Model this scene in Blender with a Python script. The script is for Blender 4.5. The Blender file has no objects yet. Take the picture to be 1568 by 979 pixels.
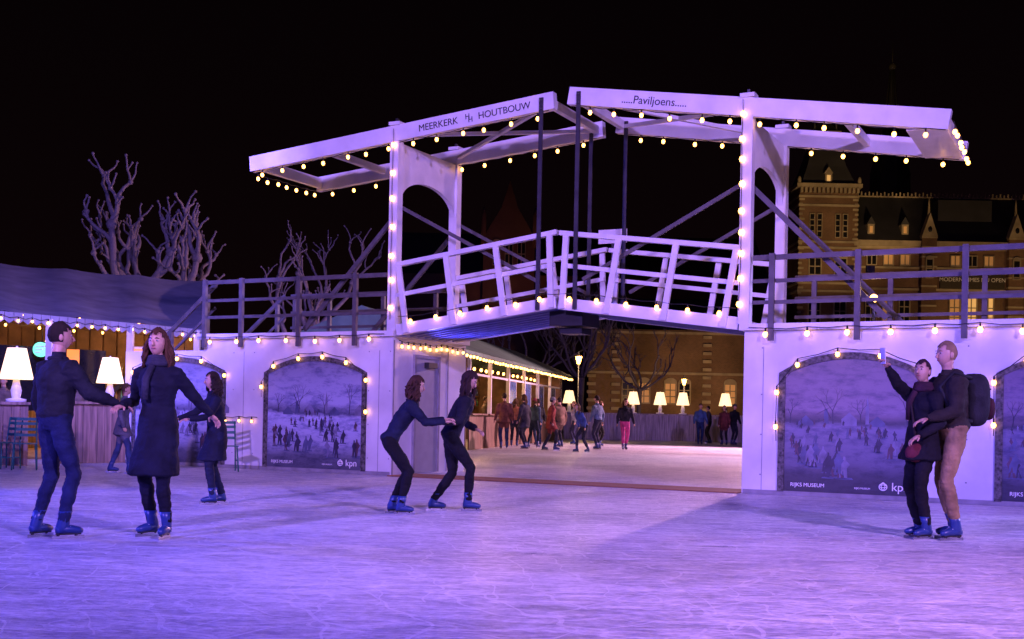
import bpy, math, random
from mathutils import Vector, Matrix, noise
V=Vector
RND=random.Random(11)
scene=bpy.context.scene
scene.view_settings.view_transform='Standard'
scene.view_settings.look='None'
scene.view_settings.exposure=0

# ------------------------------------------------------------------ materials
def new_mat(name):
    m=bpy.data.materials.new(name); m.use_nodes=True
    nt=m.node_tree; b=nt.nodes['Principled BSDF']
    return m,nt,b
def mat(name,col,rough=.6,metal=0,var=.25,scale=6,bump=.0,bscale=30,spec=.5):
    m,nt,b=new_mat(name)
    N=nt.nodes; L=nt.links
    tc=N.new('ShaderNodeTexCoord')
    nz=N.new('ShaderNodeTexNoise'); nz.inputs['Scale'].default_value=scale; nz.inputs['Detail'].default_value=5
    L.new(tc.outputs['Object'],nz.inputs['Vector'])
    rp=N.new('ShaderNodeValToRGB')
    c=V(col); a=c*(1-var); d=c*(1+var*.6)
    rp.color_ramp.elements[0].color=(*a,1); rp.color_ramp.elements[0].position=.3
    rp.color_ramp.elements[1].color=(*[min(1,x) for x in d],1); rp.color_ramp.elements[1].position=.7
    L.new(nz.outputs['Fac'],rp.inputs['Fac']); L.new(rp.outputs['Color'],b.inputs['Base Color'])
    b.inputs['Roughness'].default_value=rough; b.inputs['Metallic'].default_value=metal
    b.inputs['Specular IOR Level'].default_value=spec
    if bump>0:
        n2=N.new('ShaderNodeTexNoise'); n2.inputs['Scale'].default_value=bscale; n2.inputs['Detail'].default_value=4
        L.new(tc.outputs['Object'],n2.inputs['Vector'])
        bp=N.new('ShaderNodeBump'); bp.inputs['Strength'].default_value=bump; bp.inputs['Distance'].default_value=.02
        L.new(n2.outputs['Fac'],bp.inputs['Height']); L.new(bp.outputs['Normal'],b.inputs['Normal'])
    return m
def emis(name,col,st,base=None):
    m,nt,b=new_mat(name)
    b.inputs['Base Color'].default_value=(*(base or col),1)
    b.inputs['Emission Color'].default_value=(*col,1); b.inputs['Emission Strength'].default_value=st
    b.inputs['Roughness'].default_value=.5
    return m
def brick_mat(name,c1,c2,mortar,scale):
    m,nt,b=new_mat(name); N=nt.nodes; L=nt.links
    tc=N.new('ShaderNodeTexCoord'); mp=N.new('ShaderNodeMapping'); mp.inputs['Rotation'].default_value=(math.radians(90),0,0)
    br=N.new('ShaderNodeTexBrick'); br.inputs['Scale'].default_value=scale
    br.inputs['Color1'].default_value=(*c1,1); br.inputs['Color2'].default_value=(*c2,1); br.inputs['Mortar'].default_value=(*mortar,1)
    br.inputs['Mortar Size'].default_value=.03
    nz=N.new('ShaderNodeTexNoise'); nz.inputs['Scale'].default_value=.35; nz.inputs['Detail'].default_value=6
    mx=N.new('ShaderNodeMixRGB'); mx.blend_type='MULTIPLY'; mx.inputs['Fac'].default_value=.8
    rp=N.new('ShaderNodeValToRGB'); rp.color_ramp.elements[0].position=.3; rp.color_ramp.elements[0].color=(.35,.33,.3,1); rp.color_ramp.elements[1].position=.7
    L.new(tc.outputs['Object'],mp.inputs['Vector']); L.new(mp.outputs['Vector'],br.inputs['Vector'])
    L.new(tc.outputs['Object'],nz.inputs['Vector']); L.new(nz.outputs['Fac'],rp.inputs['Fac'])
    L.new(br.outputs['Color'],mx.inputs['Color1']); L.new(rp.outputs['Color'],mx.inputs['Color2'])
    L.new(mx.outputs['Color'],b.inputs['Base Color']); b.inputs['Roughness'].default_value=.85
    return m
def plank_mat(name,col,width,axis='X'):
    m,nt,b=new_mat(name); N=nt.nodes; L=nt.links
    tc=N.new('ShaderNodeTexCoord'); mp=N.new('ShaderNodeMapping')
    mp.inputs['Scale'].default_value=(8,8,.6)
    nz=N.new('ShaderNodeTexNoise'); nz.inputs['Scale'].default_value=2; nz.inputs['Detail'].default_value=6
    rp=N.new('ShaderNodeValToRGB'); c=V(col)
    rp.color_ramp.elements[0].color=(*(c*.45),1); rp.color_ramp.elements[0].position=.35
    rp.color_ramp.elements[1].color=(*c,1); rp.color_ramp.elements[1].position=.65
    L.new(tc.outputs['Object'],mp.inputs['Vector']); L.new(mp.outputs['Vector'],nz.inputs['Vector'])
    L.new(nz.outputs['Fac'],rp.inputs['Fac']); L.new(rp.outputs['Color'],b.inputs['Base Color'])
    b.inputs['Roughness'].default_value=.7
    return m

WHITE=mat('white_paint',(.76,.75,.76),.45,var=.14,scale=2.5,bump=.08,bscale=12)
WALL=mat('white_plywood',(.70,.69,.71),.5,var=.25,scale=1.1,bump=.15,bscale=5)
GREYRAIL=mat('weathered_rail',(.10,.09,.09),.6,var=.3)
STEEL=mat('dark_steel',(.06,.06,.07),.4,metal=.6)
SOFFIT=mat('bluelit_soffit_boards',(.16,.17,.36),.6)  # blue light on the underside is put into the board colour
DOORM=mat('grey_door',(.30,.30,.32),.5,var=.1)
BLACK=mat('black_plastic',(.015,.015,.018),.4)
INK=mat('black_lettering',(.02,.02,.02),.5,var=0)
WINK=mat('white_lettering',(.85,.85,.85),.5,var=0)
SEAM=mat('panel_seam',(.25,.24,.26),.7)
DARK=mat('dark_cable',(.01,.01,.01),.7)
BULB=emis('warm_bulb',(1.0,.45,.09),10)
BULBF=emis('warm_bulb_far',(1.0,.45,.10),9)
WOOD=plank_mat('wood_planks',(.36,.22,.13),.1)
WOODG=plank_mat('grey_planks',(.5,.45,.48),.1)
SLATE=mat('slate_roof',(.045,.045,.055),.6,scale=.6)
STONE=mat('sandstone',(.40,.33,.23),.8,scale=.8,var=.35)
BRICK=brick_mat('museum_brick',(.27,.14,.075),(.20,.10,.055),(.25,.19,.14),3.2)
BRICK2=brick_mat('annex_brick',(.28,.15,.08),(.2,.11,.06),(.26,.2,.15),2.4)
GLASSD=mat('dark_glass',(.015,.015,.02),.15)
WINLIT=emis('lit_window',(1.0,.60,.20),.45)
WINDIM=emis('dim_window',(1.0,.6,.25),.06)
CANVAS=mat('canvas_roof',(.32,.32,.40),.7,scale=1.5,bump=.2,bscale=3)
CANVASG=mat('green_canvas',(.12,.2,.14),.7,scale=2)
BARK=mat('tree_bark',(.20,.17,.17),.85,scale=9,bump=.5,bscale=25)
CREAM=emis('lamp_shade',(1.0,.62,.30),2.0,base=(.8,.7,.6))
LAMPB=mat('lamp_base_white',(.75,.72,.68),.4,var=.05)
GREENP=mat('green_paint_metal',(.02,.14,.12),.4,var=.1)
SKIN=mat('skin',(.50,.29,.20),.5,var=.08,scale=20)
LIP=mat('lips',(.35,.1,.09),.5,var=0)
EYEW=mat('eye_white',(.5,.48,.45),.3,var=0)
PHONE=mat('phone_white',(.6,.6,.62),.2,var=0)
SKATE=mat('skate_boot',(.016,.04,.16),.35,var=.1)  # boot colour carries the blue floodlight falling on the skates
BLADE=mat('steel_blade',(.5,.5,.55),.25,metal=.9)
_cm={}
def cloth(col,rough=.85):
    k=tuple(col)
    if k not in _cm: _cm[k]=mat('cloth_%d'%len(_cm),col,rough,var=.45,scale=7,bump=.4,bscale=40,spec=.2)
    return _cm[k]

# ------------------------------------------------------------------ mesh builder
class MB:
    def __init__(s): s.v=[];s.f=[];s.m=[];s.mats=[];s.sm=[]
    def add(s,vs,fs,mt,smooth=False):
        if mt not in s.mats: s.mats.append(mt)
        k=s.mats.index(mt); o=len(s.v)
        s.v+=[tuple(v) for v in vs]
        for f in fs: s.f.append([i+o for i in f]); s.m.append(k); s.sm.append(smooth)
    def box(s,x0,x1,y0,y1,z0,z1,mt):
        vs=[(x0,y0,z0),(x1,y0,z0),(x1,y1,z0),(x0,y1,z0),(x0,y0,z1),(x1,y0,z1),(x1,y1,z1),(x0,y1,z1)]
        s.add(vs,[(0,3,2,1),(4,5,6,7),(0,1,5,4),(1,2,6,5),(2,3,7,6),(3,0,4,7)],mt)
    def beam(s,p0,p1,w,h,mt,up=(0,0,1)):
        p0=V(p0);p1=V(p1);d=(p1-p0).normalized();u=V(up)
        if abs(d.dot(u))>.98: u=V((0,1,0))
        r=d.cross(u).normalized();u=r.cross(d).normalized()
        vs=[]
        for p in (p0,p1):
            for a,b in ((-1,-1),(1,-1),(1,1),(-1,1)): vs.append(p+r*(a*w/2)+u*(b*h/2))
        s.add(vs,[(0,1,2,3),(7,6,5,4),(0,4,5,1),(1,5,6,2),(2,6,7,3),(3,7,4,0)],mt)
    def tube(s,pts,rs,mt,n=8,smooth=True):
        pts=[V(p) for p in pts]
        if not hasattr(rs,'__len__'): rs=[rs]*len(pts)
        vs=[];fs=[];pr=None
        for i,p in enumerate(pts):
            a=pts[max(0,i-1)];b=pts[min(len(pts)-1,i+1)]
            d=(b-a)
            if d.length<1e-6: d=V((0,0,1))
            d.normalize()
            if pr is None:
                u=V((0,0,1)) if abs(d.z)<.9 else V((1,0,0)); r=d.cross(u).normalized()
            else:
                r=(pr-d*pr.dot(d))
                r=r.normalized() if r.length>1e-5 else d.orthogonal().normalized()
            pr=r;u=r.cross(d)
            for k in range(n):
                t=2*math.pi*k/n; vs.append(p+(r*math.cos(t)+u*math.sin(t))*rs[i])
        for i in range(len(pts)-1):
            for k in range(n):
                fs.append((i*n+k,i*n+(k+1)%n,(i+1)*n+(k+1)%n,(i+1)*n+k))
        fs.append(tuple(range(n-1,-1,-1))); fs.append(tuple((len(pts)-1)*n+k for k in range(n)))
        s.add(vs,fs,mt,smooth)
    def loft(s,rings,mt,n=16,smooth=True):
        vs=[];fs=[]
        for c,ax,ay in rings:
            for k in range(n):
                t=2*math.pi*k/n; vs.append(V(c)+V(ax)*math.cos(t)+V(ay)*math.sin(t))
        for i in range(len(rings)-1):
            for k in range(n): fs.append((i*n+k,i*n+(k+1)%n,(i+1)*n+(k+1)%n,(i+1)*n+k))
        fs.append(tuple(range(n-1,-1,-1))); fs.append(tuple((len(rings)-1)*n+k for k in range(n)))
        s.add(vs,fs,mt,smooth)
    def ell(s,c,r,mt,n=10,m=7,M=None,fn=None,sel=None):
        c=V(c);vs=[];fs=[];ds=[]
        if not hasattr(r,'__len__'): r=(r,r,r)
        for i in range(m+1):
            ph=math.pi*i/m
            for k in range(n):
                t=2*math.pi*k/n
                d=V((math.sin(ph)*math.cos(t),math.sin(ph)*math.sin(t),math.cos(ph)))
                p=V((d.x*r[0],d.y*r[1],d.z*r[2]))
                if fn: p=fn(d,p)
                if M: p=M@p
                vs.append(c+p); ds.append(d)
        for i in range(m):
            for k in range(n):
                a,b,e,f=i*n+k,i*n+(k+1)%n,(i+1)*n+(k+1)%n,(i+1)*n+k
                if sel and not sel((ds[a]+ds[b]+ds[e]+ds[f])/4): continue
                if i==0: fs.append((a,f,e))
                elif i==m-1: fs.append((a,f,b))
                else: fs.append((a,f,e,b))
        s.add(vs,fs,mt,True)
    def prism(s,poly,ext,mt):
        n=len(poly);a=[V(p) for p in poly];b=[p+V(ext) for p in a]
        fs=[tuple(range(n)),tuple(range(2*n-1,n-1,-1))]
        for i in range(n): fs.append((i,n+i,n+(i+1)%n,(i+1)%n))
        s.add(a+b,fs,mt)
    def mesh(s,name):
        me=bpy.data.meshes.new(name); me.from_pydata(s.v,[],s.f)
        for m in s.mats: me.materials.append(m)
        me.polygons.foreach_set('material_index',s.m); me.polygons.foreach_set('use_smooth',s.sm)
        me.update(); return me
    def obj(s,name,parent=None,loc=(0,0,0),rz=0):
        o=bpy.data.objects.new(name,s.mesh(name)); scene.collection.objects.link(o)
        o.location=loc;o.rotation_euler=(0,0,rz)
        if parent: o.parent=parent
        return o
def empty(name,loc=(0,0,0),rz=0):
    e=bpy.data.objects.new(name,None); scene.collection.objects.link(e); e.location=loc; e.rotation_euler=(0,0,rz); return e

def lights(name,path,spacing,parent=None,r=.037,mt=None,drop=.06,sag=0.0,start=.5,wire=True):
    mt=mt or BULB
    mb=MB(); path=[V(p) for p in path]
    segs=[(path[i],path[i+1],(path[i+1]-path[i]).length) for i in range(len(path)-1)]
    tot=sum(q[2] for q in segs); n=max(1,int(tot/spacing)); sp=tot/n
    def at(t):
        for a,b,l in segs:
            if t<=l or (a,b,l)==segs[-1]: return a+(b-a)*min(1,t/l)
            t-=l
    pts=[]
    for i in range(n):
        t=(i+start)*sp+RND.uniform(-.08,.08)*sp; p=at(max(0,min(t,tot))); j=V((RND.uniform(-.012,.012),RND.uniform(-.008,.008),RND.uniform(-.02,.015)))
        q=p+j; pts.append(q)
        mb.tube([q,q-V((0,0,drop))],[.012,.014],DARK,n=6)
        mb.ell(q-V((0,0,drop+r*.9)),(r*.92,r*.92,r*1.1),mt,n=6,m=4)
    if wire:
        c=[at(0)]
        for i,q in enumerate(pts):
            if i: c.append((pts[i-1]+q)/2-V((0,0,sag+.02)))
            c.append(q)
        c.append(at(tot))
        mb.tube(c,.006,DARK,n=4)
    return mb.obj(name,parent)

# ------------------------------------------------------------------ camera & world
cam=bpy.data.cameras.new('camera'); co=bpy.data.objects.new('camera',cam); scene.collection.objects.link(co)
roll=.0195; c,s_=math.cos(roll),math.sin(roll)
co.matrix_world=Matrix(((c,-s_,0,0),(0,0,-1,0),(s_,c,0,1.12),(0,0,0,1)))
cam.sensor_width=36; cam.lens=36*1780/1568; cam.shift_y=146/1568; cam.clip_end=2000; cam.clip_start=.1
scene.camera=co
w=bpy.data.worlds.new('World'); scene.world=w; w.use_nodes=True
nt=w.node_tree; bg=nt.nodes['Background']
tc=nt.nodes.new('ShaderNodeTexCoord'); sx=nt.nodes.new('ShaderNodeSeparateXYZ'); rp=nt.nodes.new('ShaderNodeValToRGB')
nt.links.new(tc.outputs['Generated'],sx.inputs[0]); nt.links.new(sx.outputs['Z'],rp.inputs['Fac']); nt.links.new(rp.outputs['Color'],bg.inputs['Color'])
rp.color_ramp.elements[0].color=(.0036,.0013,.0017,1); rp.color_ramp.elements[1].color=(.0009,.0004,.0007,1); rp.color_ramp.elements[1].position=.45
bg.inputs['Strength'].default_value=1

def spot(name,loc,tgt,col,P,ang=70,r=.25,blend=.5):
    l=bpy.data.lights.new(name,'SPOT'); l.energy=P; l.color=col; l.spot_size=math.radians(ang); l.spot_blend=blend; l.shadow_soft_size=r
    o=bpy.data.objects.new(name,l); scene.collection.objects.link(o); o.location=loc
    o.rotation_euler=(V(tgt)-V(loc)).to_track_quat('-Z','Y').to_euler(); return o
def point(name,loc,col,P,r=.1):
    l=bpy.data.lights.new(name,'POINT'); l.energy=P; l.color=col; l.shadow_soft_size=r
    o=bpy.data.objects.new(name,l); scene.collection.objects.link(o); o.location=loc; return o

# ------------------------------------------------------------------ ground + ice
g=MB(); g.add([(-400,-60,-.03),(400,-60,-.03),(400,900,-.03),(-400,900,-.03)],[(0,1,2,3)],mat('dark_ground',(.035,.033,.03),.9,scale=.5)); g.obj('ground')
def ice_mat():
    m,nt,b=new_mat('scratched_ice'); N=nt.nodes;L=nt.links
    tc=N.new('ShaderNodeTexCoord')
    def nz(sc,det,scale=None,dist=0,off=0,rot=.25,ro=.5):
        n=N.new('ShaderNodeTexNoise'); n.inputs['Scale'].default_value=sc; n.inputs['Detail'].default_value=det; n.inputs['Distortion'].default_value=dist; n.inputs['Roughness'].default_value=ro
        mp=N.new('ShaderNodeMapping'); mp.inputs['Scale'].default_value=scale or (1,1,1); mp.inputs['Rotation'].default_value=(0,0,rot); mp.inputs['Location'].default_value=(off,off*1.7,0)
        L.new(tc.outputs['Object'],mp.inputs[0]); L.new(mp.outputs[0],n.inputs['Vector'])
        return n
    def mth(op,a,b_):
        q=N.new('ShaderNodeMath'); q.operation=op
        for i,x in enumerate((a,b_)):
            if isinstance(x,(int,float)): q.inputs[i].default_value=x
            else: L.new(x,q.inputs[i])
        return q.outputs[0]
    big=nz(.35,3); mid=nz(4.5,9,scale=(.55,1.6,1),dist=.8,ro=.68); fine=nz(24,5,scale=(.6,1,1),ro=.65); wob=nz(.8,2,off=7)
    tot=None
    for i,(cx,cy,k,wd) in enumerate(((-9,2,1.7,.04),(8,-1,2.1,.045),(2,20,1.4,.03),(-3,-6,1.9,.04),(14,9,1.3,.03),(-14,5,2.3,.04),(5,14,2.0,.04))):
        d=N.new('ShaderNodeVectorMath'); d.operation='DISTANCE'; L.new(tc.outputs['Object'],d.inputs[0]); d.inputs[1].default_value=(cx,cy,0)
        v=mth('ADD',mth('MULTIPLY',d.outputs['Value'],k),mth('MULTIPLY',wob.outputs['Fac'],1.8+i*.3))
        ln=mth('LESS_THAN',mth('FRACT',v,0),wd)
        mk=nz(.55,1,off=i*13.7); mm=mth('GREATER_THAN',mk.outputs['Fac'],.5)
        o_=mth('MULTIPLY',ln,mm)
        tot=o_ if tot is None else mth('MAXIMUM',tot,o_)
    rp=N.new('ShaderNodeValToRGB'); rp.color_ramp.elements[0].position=.41; rp.color_ramp.elements[0].color=(.28,.29,.38,1); rp.color_ramp.elements[1].position=.58; rp.color_ramp.elements[1].color=(.90,.90,.92,1)
    comb=mth('ADD',mth('ADD',mth('MULTIPLY',big.outputs['Fac'],.25),mth('MULTIPLY',mid.outputs['Fac'],.45)),mth('MULTIPLY',fine.outputs['Fac'],.3))
    L.new(comb,rp.inputs['Fac'])
    mx=N.new('ShaderNodeMixRGB'); mx.inputs[2].default_value=(.93,.93,.95,1); L.new(mth('MULTIPLY',tot,.5),mx.inputs['Fac']); L.new(rp.outputs[0],mx.inputs[1])
    L.new(mx.outputs[0],b.inputs['Base Color'])
    rr=N.new('ShaderNodeMapRange'); rr.inputs['To Min'].default_value=.12; rr.inputs['To Max'].default_value=.6; L.new(mid.outputs['Fac'],rr.inputs['Value']); L.new(rr.outputs[0],b.inputs['Roughness'])
    h=mth('ADD',mth('ADD',mth('MULTIPLY',mid.outputs['Fac'],1.1),mth('MULTIPLY',fine.outputs['Fac'],.6)),mth('MULTIPLY',tot,-.18))
    bp=N.new('ShaderNodeBump'); bp.inputs['Strength'].default_value=1; bp.inputs['Distance'].default_value=.06
    L.new(h,bp.inputs['Height']); L.new(bp.outputs[0],b.inputs['Normal'])
    return m
ic=MB(); ic.add([(-16,-12,0),(22,-12,0),(22,56,0),(-1.5,56,0),(-4.5,26.5,0),(-9.5,24.6,0),(-16,20,0)],[tuple(range(7))],ice_mat()); ic.obj('ice_rink')

# ------------------------------------------------------------------ drawbridge
BR=empty('drawbridge',(-2.12,20.5,0),math.atan2(-2.9,5.62))
TR=6.32; WB=2.07
zL=lambda t:6.03+.085*t
zR=lambda t:6.33-.165*(t-3.36)
b=MB()
for wv in (0,WB):
    b.beam((-3.25,wv,zL(-3.25)),(3.07,wv,zL(3.07)),.14,.28,WHITE)
    b.beam((3.34,wv,zR(3.34)),(9.2,wv,zR(9.2)),.14,.28,WHITE)
    for t,z in ((0,zL(0)),(TR,zR(TR))):
        b.box(t-.085,t+.085,wv-.085,wv+.085,2.56,z-.142,WHITE)
        b.box(t-.11,t+.11,wv-.11,wv+.11,z+.143,z+.20,WHITE)
        b.box(t-.02,t+.02,wv-.03,wv+.03,z+.2,z+.27,STEEL)
for t,zf,hh in ((-3.15,zL,.2),(2.95,zL,.14),(3.45,zR,.14),(9.1,zR,.26),(-1.6,zL,.12),(7.7,zR,.12)):
    b.beam((t,.07,zf(t)),(t,WB-.07,zf(t)),.1,hh,WHITE)
for a,c_ in (((.1,.07),(2.9,WB-.07)),((.1,WB-.07),(2.9,.07))):
    b.beam((a[0],a[1],zL(a[0])-.02),(c_[0],c_[1],zL(c_[0])-.02),.07,.06,WHITE)
for a,c_ in (((3.5,.07),(6.2,WB-.07)),((3.5,WB-.07),(6.2,.07))):
    b.beam((a[0],a[1],zR(a[0])-.02),(c_[0],c_[1],zR(c_[0])-.02),.07,.06,WHITE)
b.box(8.6,9.04,.075,WB-.075,zR(9)-.11,zR(9)-.07,WHITE)
b.obj('balance_beams_and_posts',BR)
b=MB()
for t,zt in ((0,zL(0)),(TR,zR(TR))):
    z1=zt-.15; w0,w1=.088,WB-.088; wm=(w0+w1)/2; hw=(w1-w0)/2
    poly=[(t-.04,w0,z1),(t-.04,w1,z1),(t-.04,w1,z1-1.0)]
    for i in range(1,20):
        a=math.pi*i/20; poly.append((t-.04,wm+(hw-.03)*math.cos(a),z1-1.0+.42*math.sin(a)))
    poly.append((t-.04,w0,z1-1.0))
    b.prism(poly,(.08,0,0),WHITE)
b.obj('arched_portals',BR)
b=MB()
for wv in (0,WB):
    for t,zt in ((2.86,zL(2.86)),(3.53,zR(3.53))):
        b.box(t-.035,t+.035,wv-.1,wv-.075,2.85,zt+.07,STEEL)
        for k in range(2): b.ell((t,wv-.11,zt+.03-.14*k),(.03,.02,.03),STEEL,n=6,m=4)
    for t,dr in ((0,-1),(TR,1)):
        b.beam((t+dr*.05,wv+.13,4.65),(t+dr*2.05,wv+.13,2.62),.05,.08,GREYRAIL)
        b.beam((t-dr*.05,wv+.13,4.75),(t-dr*2.75,wv+.13,3.35),.04,.06,GREYRAIL)
b.obj('stay_rods_and_braces',BR)
def zd(t):
    return 2.56+.42*(t/3.2) if t<=3.2 else 2.56+.40*((TR-t)/(TR-3.2))
b=MB()
for wv in (0,WB):
    b.beam((.09,wv,zd(.09)),(3.17,wv,zd(3.17)),.1,.19,WHITE)
    b.beam((3.22,wv,zd(3.22)),(TR-.09,wv,zd(TR-.09)),.1,.19,WHITE)
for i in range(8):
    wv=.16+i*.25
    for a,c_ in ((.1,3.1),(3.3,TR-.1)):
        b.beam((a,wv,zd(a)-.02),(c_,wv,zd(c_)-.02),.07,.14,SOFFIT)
for a,c_ in ((.1,3.17),(3.22,TR-.1)):
    b.beam((a,WB/2,zd(a)+.075),(c_,WB/2,zd(c_)+.075),WB-.12,.03,WOODG)
b.box(2.9,3.5,.3,1.0,2.62,2.86,BLACK); b.box(3.0,3.4,.5,.9,2.5,2.6,BLACK)
b.obj('lifting_leaves',BR)
b=MB()
for wv in (-.02,WB+.02):
    for sg,a,c_,ts in ((-1,-.02,3.17,(.32,1.28,2.24,3.1)),(1,3.22,TR+.02,(3.3,4.08,5.04,6.0))):
        b.beam((a,wv,zd(a)+1.15),(c_,wv,zd(c_)+1.15),.11,.075,WHITE)
        b.beam((a+.05,wv,zd(a)+.62),(c_-.05,wv,zd(c_)+.62),.05,.07,WHITE)
        for t in ts:
            ln=.19 if t not in (3.1,3.3) else .05
            b.beam((t,wv-.055 if wv<1 else wv+.055,zd(t)-.08),(t+sg*ln,wv-.055 if wv<1 else wv+.055,zd(t+sg*ln)+1.11),.05,.095,WHITE,up=(1,0,0))
b.obj('leaf_railings',BR)
def arcpoly(t0,t1,z0,zs,zc,wv,n=14,gr=0):
    t0-=gr;t1+=gr;zs+=gr*.3;zc+=gr
    hw=(t1-t0)/2; h=zc-zs; R=(hw*hw+h*h)/(2*h); cz=zc-R; a=math.asin(hw/R)
    pts=[(t0,wv,z0),]
    for i in range(n+1):
        q=-a+2*a*i/n; pts.append(((t0+t1)/2+R*math.sin(q),wv,cz+R*math.cos(q)))
    pts.append((t1,wv,z0)); return pts
b=MB()
DB=2.6
b.box(-4.35,0,0,DB,.0,2.46,WALL); b.box(-4.5,.06,-.1,DB+.05,2.463,2.56,WHITE)
b.box(-6.4,-4.353,0,.12,0,2.25,WALL)
b.box(TR,10.45,0,DB,0,2.46,WALL); b.box(TR-.06,10.6,-.1,DB+.05,2.463,2.56,WHITE)
b.box(10.453,14.5,0,.12,0,2.25,WALL)
for t in (-5.5,-3.35,-.28,TR+.3,9.3,10.7,12.8): b.box(t-.005,t+.005,-.003,.002,.02,2.22,SEAM)
for t0,t1 in ((-6.38,-.02),(TR+.02,14.4)): b.box(t0,t1,-.018,-.001,.003,.07,SEAM)
for t in (-3.6,-3.1,-.5,-.05,6.6,9.1,9.5,10.3):
    for z in (.3,.9,1.5,2.2): b.ell((t,-.002,z),(.012,.006,.012),SEAM,n=6,m=4)
b.box(-.02,.035,.72,1.5,.03,2.12,DOORM)
for y0,y1,z0,z1 in ((.66,.72,.03,2.18),(1.5,1.56,.03,2.18),(.72,1.5,2.12,2.18)): b.box(-.02,.05,y0,y1,z0,z1,SEAM)
b.box(.035,.07,.78,.82,1.0,1.14,STEEL); b.box(.06,.075,.78,.92,1.05,1.075,STEEL)
b.box(-.02,.008,.02,.05,.02,2.4,SEAM);b.box(-.02,.008,1.9,1.93,.02,2.4,SEAM)
b.obj('abutment_walls',BR)
b=MB()
for wv in (-.04,DB):
    for a,c_,ts in ((-4.3,-.12,(-4.25,-3.35,-2.0,-.75)),(TR+.12,10.4,(6.75,8.0,9.45,10.35))):
        for z,hh in ((3.55,.075),(3.2,.055),(2.88,.055)):
            b.beam((a,wv,z),(c_,wv,z),.06 if z>3.5 else .035,hh,GREYRAIL)
        for t in ts:
            y=-.105 if wv<0 else DB+.07
            b.box(t-.04,t+.04,y-.035,y+.03,2.3 if wv<0 else 2.56,3.6,GREYRAIL)
for sg,t0 in ((-1,-4.35),(1,10.45)):
    for i in range(12):
        t=t0+sg*(.13+.25*i); z=2.45-.2*i
        b.box(t-.13,t+.13,.35,DB-.2,z-.03,z,WOODG)
    for wv in (.3,DB-.15):
        b.beam((t0,wv,2.4),(t0+sg*3.1,wv,-.02),.05,.24,GREYRAIL)
        b.beam((t0,wv,3.55),(t0+sg*3.0,wv,1.2),.05,.08,GREYRAIL)
        b.beam((t0,wv,3.1),(t0+sg*3.0,wv,.75),.03,.05,GREYRAIL)
        for i in range(4):
            t=t0+sg*(.2+.93*i); z=2.4-.78*(.2+.93*i)
            b.box(t-.035,t+.035,wv-.035,wv+.035,max(0,z),z+1.15,GREYRAIL)
b.obj('deck_railings_and_stairs',BR)
def text(body,parent,M,size,mt,name,ext=.003,align='CENTER'):
    cu=bpy.data.curves.new(name,'FONT'); cu.body=body; cu.size=size; cu.extrude=ext; cu.align_x=align; cu.align_y='CENTER'
    o=bpy.data.objects.new(name,cu); scene.collection.objects.link(o)
    bpy.context.view_layer.update()
    me=bpy.data.meshes.new_from_object(o.evaluated_get(bpy.context.evaluated_depsgraph_get()))
    bpy.data.objects.remove(o); me.materials.clear(); me.materials.append(mt)
    o=bpy.data.objects.new(name,me); scene.collection.objects.link(o); o.parent=parent; o.matrix_local=M; return o
def TM(t,wv,z,slope=0): return Matrix.Translation((t,wv,z))@Matrix.Rotation(-slope,4,'Y')@Matrix.Rotation(math.pi/2,4,'X')
text('MEERKERK',BR,TM(.88,-.074,zL(.88)-.01,.085),.165,INK,'beam_lettering_1')
text('HOUTBOUW',BR,TM(2.16,-.074,zL(2.16)-.01,.085),.165,INK,'beam_lettering_2')
text('H',BR,TM(1.46,-.074,zL(1.46)+.02,.085),.13,INK,'beam_monogram_1'); text('H',BR,TM(1.52,-.074,zL(1.52)-.04,.085),.13,INK,'beam_monogram_2')
text('.....Paviljoens.....',BR,TM(4.82,-.074,zR(4.82)-.01,-.165),.18,INK,'beam_lettering_3')
b=MB(); b.box(2.95,3.5,WB+.12,WB+.14,4.25,4.5,WHITE); b.box(3.2,3.24,WB+.141,WB+.17,3.1,4.45,STEEL); b.obj('notice_board',BR)
text('WELKOM OP DE IJSBAAN',BR,TM(3.225,WB+.117,4.38),.045,INK,'notice_text')

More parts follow.
